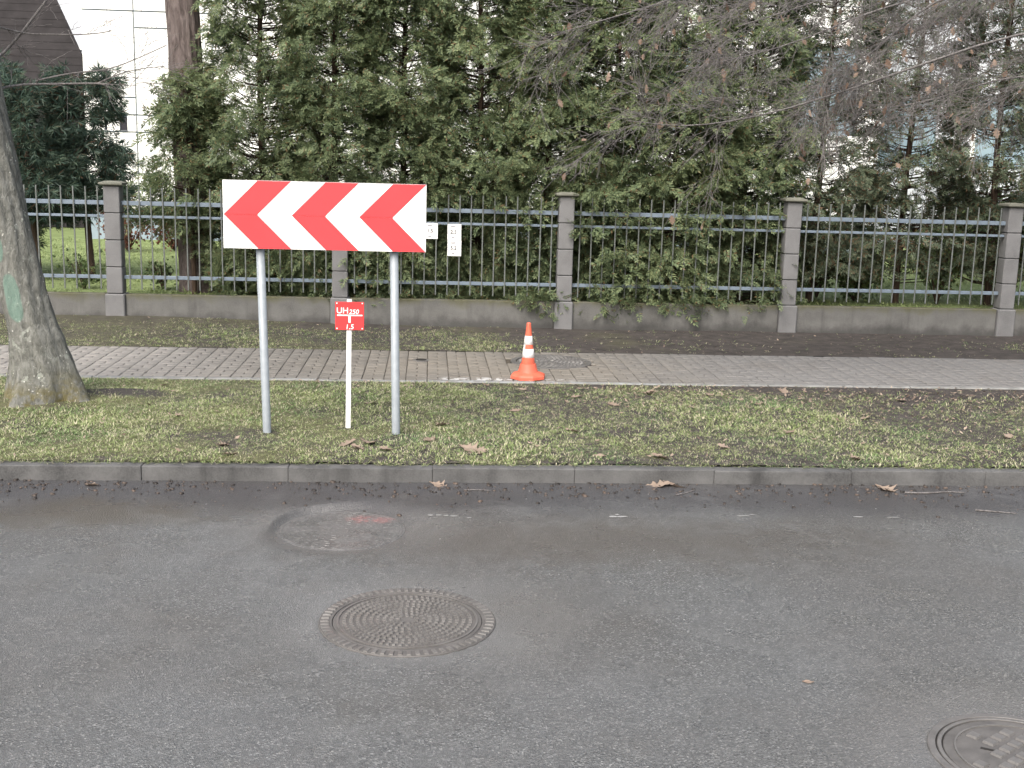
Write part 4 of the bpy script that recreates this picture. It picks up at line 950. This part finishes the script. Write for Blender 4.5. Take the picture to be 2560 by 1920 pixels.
# single fallen leaves
LM = {}
for kind in ('oak', 'maple', 'plain'):
    for s in (1, 2, 3):
        v, f = leaf_shape(kind, s*7+len(kind)); me = raw_mesh('fallen_leaf', v, f, True); me.materials.append(M['dead_leaf']); LM[kind, s] = me
def leaf(kind, s, x, y, size, label, group=None, z=None, rz=None, tilt=.15, cat='leaf'):
    zz = (float(verge_z(x, y))+.012 if y > 7.6 else float(road_z(x, y))+.004) if z is None else z
    o = link('fallen_leaf', LM[kind, s], None, None, (x, y, zz), (random.uniform(-tilt, tilt), random.uniform(-tilt, tilt), random.uniform(0, 6.28) if rz is None else rz)); o.scale = (size,)*3
    return tag(o, label, cat, group)
leaf('maple', 1, .079, 7.42, .13, 'pale curled maple leaf lying in the gutter right of the chevron sign', rz=1.2, tilt=.3)
leaf('oak', 1, 1.55, 7.44, .17, 'left orange-brown leaf of the bunch against the kerb below the cone', rz=1.5, tilt=.25)
leaf('oak', 2, 1.66, 7.45, .16, 'right orange-brown leaf of the bunch against the kerb below the cone', rz=1.0, tilt=.25)
leaf('maple', 2, 3.1, 7.4, .17, 'star-shaped tan leaf in the gutter at the far right', rz=.4, tilt=.1)
leaf('plain', 1, 1.603, 4.432, .05, 'tiny lone pinkish leaf out on the bare asphalt', rz=1.3)
leaf('oak', 3, -2.15, 7.38, .12, 'brown leaf in the gutter at the far left', rz=.9, tilt=.2)
def leaves(group, rows):
    for kind, v, x, y, size, lab in rows: leaf(kind, v, x, y, size, lab, group, tilt=.25)
leaves('brown leaves near the sign posts', [
    ('oak', 1, -.56, 8.05, .14, 'leftmost brown leaf of the pile before the hydrant post'), ('maple', 2, -.4, 8.1, .15, 'largest rear leaf of the pile between hydrant post and right sign post'),
    ('oak', 3, -.48, 7.95, .13, 'front leaf of the pile between hydrant post and right sign post'), ('oak', 2, -.28, 7.93, .11, 'small leaf just right of the pile before the hydrant post'),
    ('maple', 1, .3, 7.95, .17, 'broad brown leaf in the grass above the pale gutter leaf'), ('oak', 3, .38, 7.88, .13, 'narrow leaf touching the broad leaf above the gutter'),
    ('oak', 1, .02, 8.2, .12, 'brown leaf just right of the foot of the right sign post'), ('maple', 3, .12, 8.68, .12, 'pale leaf behind and right of the right sign post')])
leaves('leaves on the right-hand verge', [
    ('maple', 1, 1.965, 10.05, .15, 'large tan leaf close to the sidewalk edge right of the cone'), ('oak', 2, 1.62, 7.74, .14, 'brown leaf on the grass right above the orange kerb bunch'),
    ('oak', 1, 1.57, 9.5, .11, 'orange leaf in the upper verge beyond the cone, second from the cone'), ('maple', 3, 3.02, 7.74, .11, 'pale green-tan leaf lying on top of the kerb at the right'),
    ('oak', 3, 1.1, 8.51, .12, 'lone leaf in mid verge straight below the cone'), ('plain', 2, 1.2, 7.75, .09, 'small leaf near the kerb left of the orange bunch'),
    ('oak', 2, 4.5, 8.48, .12, 'pale leaf in mid verge at the right picture edge'), ('maple', 2, 2.77, 8.52, .12, 'brown leaf in the middle of the right-hand verge'),
    ('oak', 1, 2.5, 9.95, .1, 'leaf in the litter band by the sidewalk, below the second post from the right'), ('maple', 1, 3.25, 10.2, .12, 'leaf at the sidewalk edging far right of the cone'),
    ('oak', 2, 1.3, 9.85, .1, 'leaf in the litter just right of the cone foot'), ('plain', 1, .85, 10.15, .08, 'small leaf directly before the cone foot'),
    ('oak', 3, 3.6, 9.1, .1, 'lone leaf on bare soil in the right-hand verge'), ('maple', 2, 4.2, 9.85, .11, 'leaf on dark soil near the sidewalk at the far right'),
    ('oak', 1, .72, 9.2, .1, 'leaf in the grass midway between right sign post and cone'), ('oak', 2, 2.15, 8.05, .1, 'leaf in the lower verge above the kerb right of the orange bunch')])
leaves('leaves left of the sign', [
    ('maple', 3, -1.42, 7.98, .1, 'pale star-shaped leaf in the grass left of the left sign post'), ('oak', 1, -1.32, 7.72, .1, 'pale leaf by the kerb left of the left sign post'),
    ('oak', 2, -.47, 9.47, .11, 'tan leaf behind the hydrant post near the sidewalk'), ('maple', 1, -1.9, 8.9, .08, 'small leaf in the grass between tree and chevron sign'), ('oak', 3, -2.3, 10.15, .08, 'small leaf by the sidewalk near the dark soil patch')])

# twigs on the road
def stick(pts, r, label):
    P = np.array(pts, float); P[:, 2] = road_z(P[:, 0], P[:, 1])+r; c = P[0].copy(); v, f = tubes([(spline(P-c, 10), np.linspace(r, r*.5, 10))], 6)
    o = link('fallen_twig', raw_mesh('fallen_twig', v, f, True), M['twig_bark'], None, c); return tag(o, label, 'twig')
stick([(3.5, 6.9, 0), (3.6, 6.87, 0), (3.74, 6.83, 0)], .006, 'straight dark twig lying on the asphalt at the right')
stick([(1.62, 7.2, 0), (1.7, 7.25, 0), (1.78, 7.33, 0)], .005, 'short crooked twig in the gutter below the orange leaf bunch')
stick([(3.2, 7.3, 0), (3.35, 7.28, 0), (3.5, 7.33, 0), (3.62, 7.3, 0)], .007, 'longer forked-looking dark twig in the gutter at the far right')
stick([(.25, 7.3, 0), (.33, 7.31, 0), (.42, 7.29, 0)], .005, 'small dark twig in the gutter right of the pale maple leaf')
# flecks of old white paint on the asphalt
def flecks(label, pts):
    bm = bmesh.new()
    for x, y, a, b in pts:
        z = float(road_z(x, y))+.003; k = 7; vs = [bm.verts.new((x+a*math.cos(q)*random.uniform(.7, 1.1), y+b*math.sin(q)*random.uniform(.6, 1.1), z)) for q in np.linspace(0, 2*math.pi, k, endpoint=False)]
        ex = bmesh.ops.extrude_face_region(bm, geom=[bm.faces.new(vs)]); bmesh.ops.translate(bm, verts=[v for v in ex['geom'] if isinstance(v, bmesh.types.BMVert)], vec=(0, 0, .002))
    bmesh.ops.recalc_face_normals(bm, faces=bm.faces)
    return tag(link('paint_flecks', bm_mesh('paint_flecks', bm), M['old_paint']), label, 'paint mark')
flecks('short row of worn white paint dashes right of the sunken manhole', [(.03, 6.77, .018, .01), (.08, 6.755, .02, .01), (.125, 6.745, .02, .01), (.17, 6.735, .024, .01), (.26, 6.7, .014, .008)])
flecks('white smear on the asphalt below the orange leaf bunch', [(1.14, 6.73, .03, .02), (1.19, 6.73, .035, .015), (1.17, 6.77, .015, .01)])
flecks('thin white paint scrapes on the asphalt at the right', [(2.68, 6.75, .035, .008), (2.9, 6.74, .045, .007), (1.95, 6.76, .04, .006), (2.02, 6.78, .02, .005)])
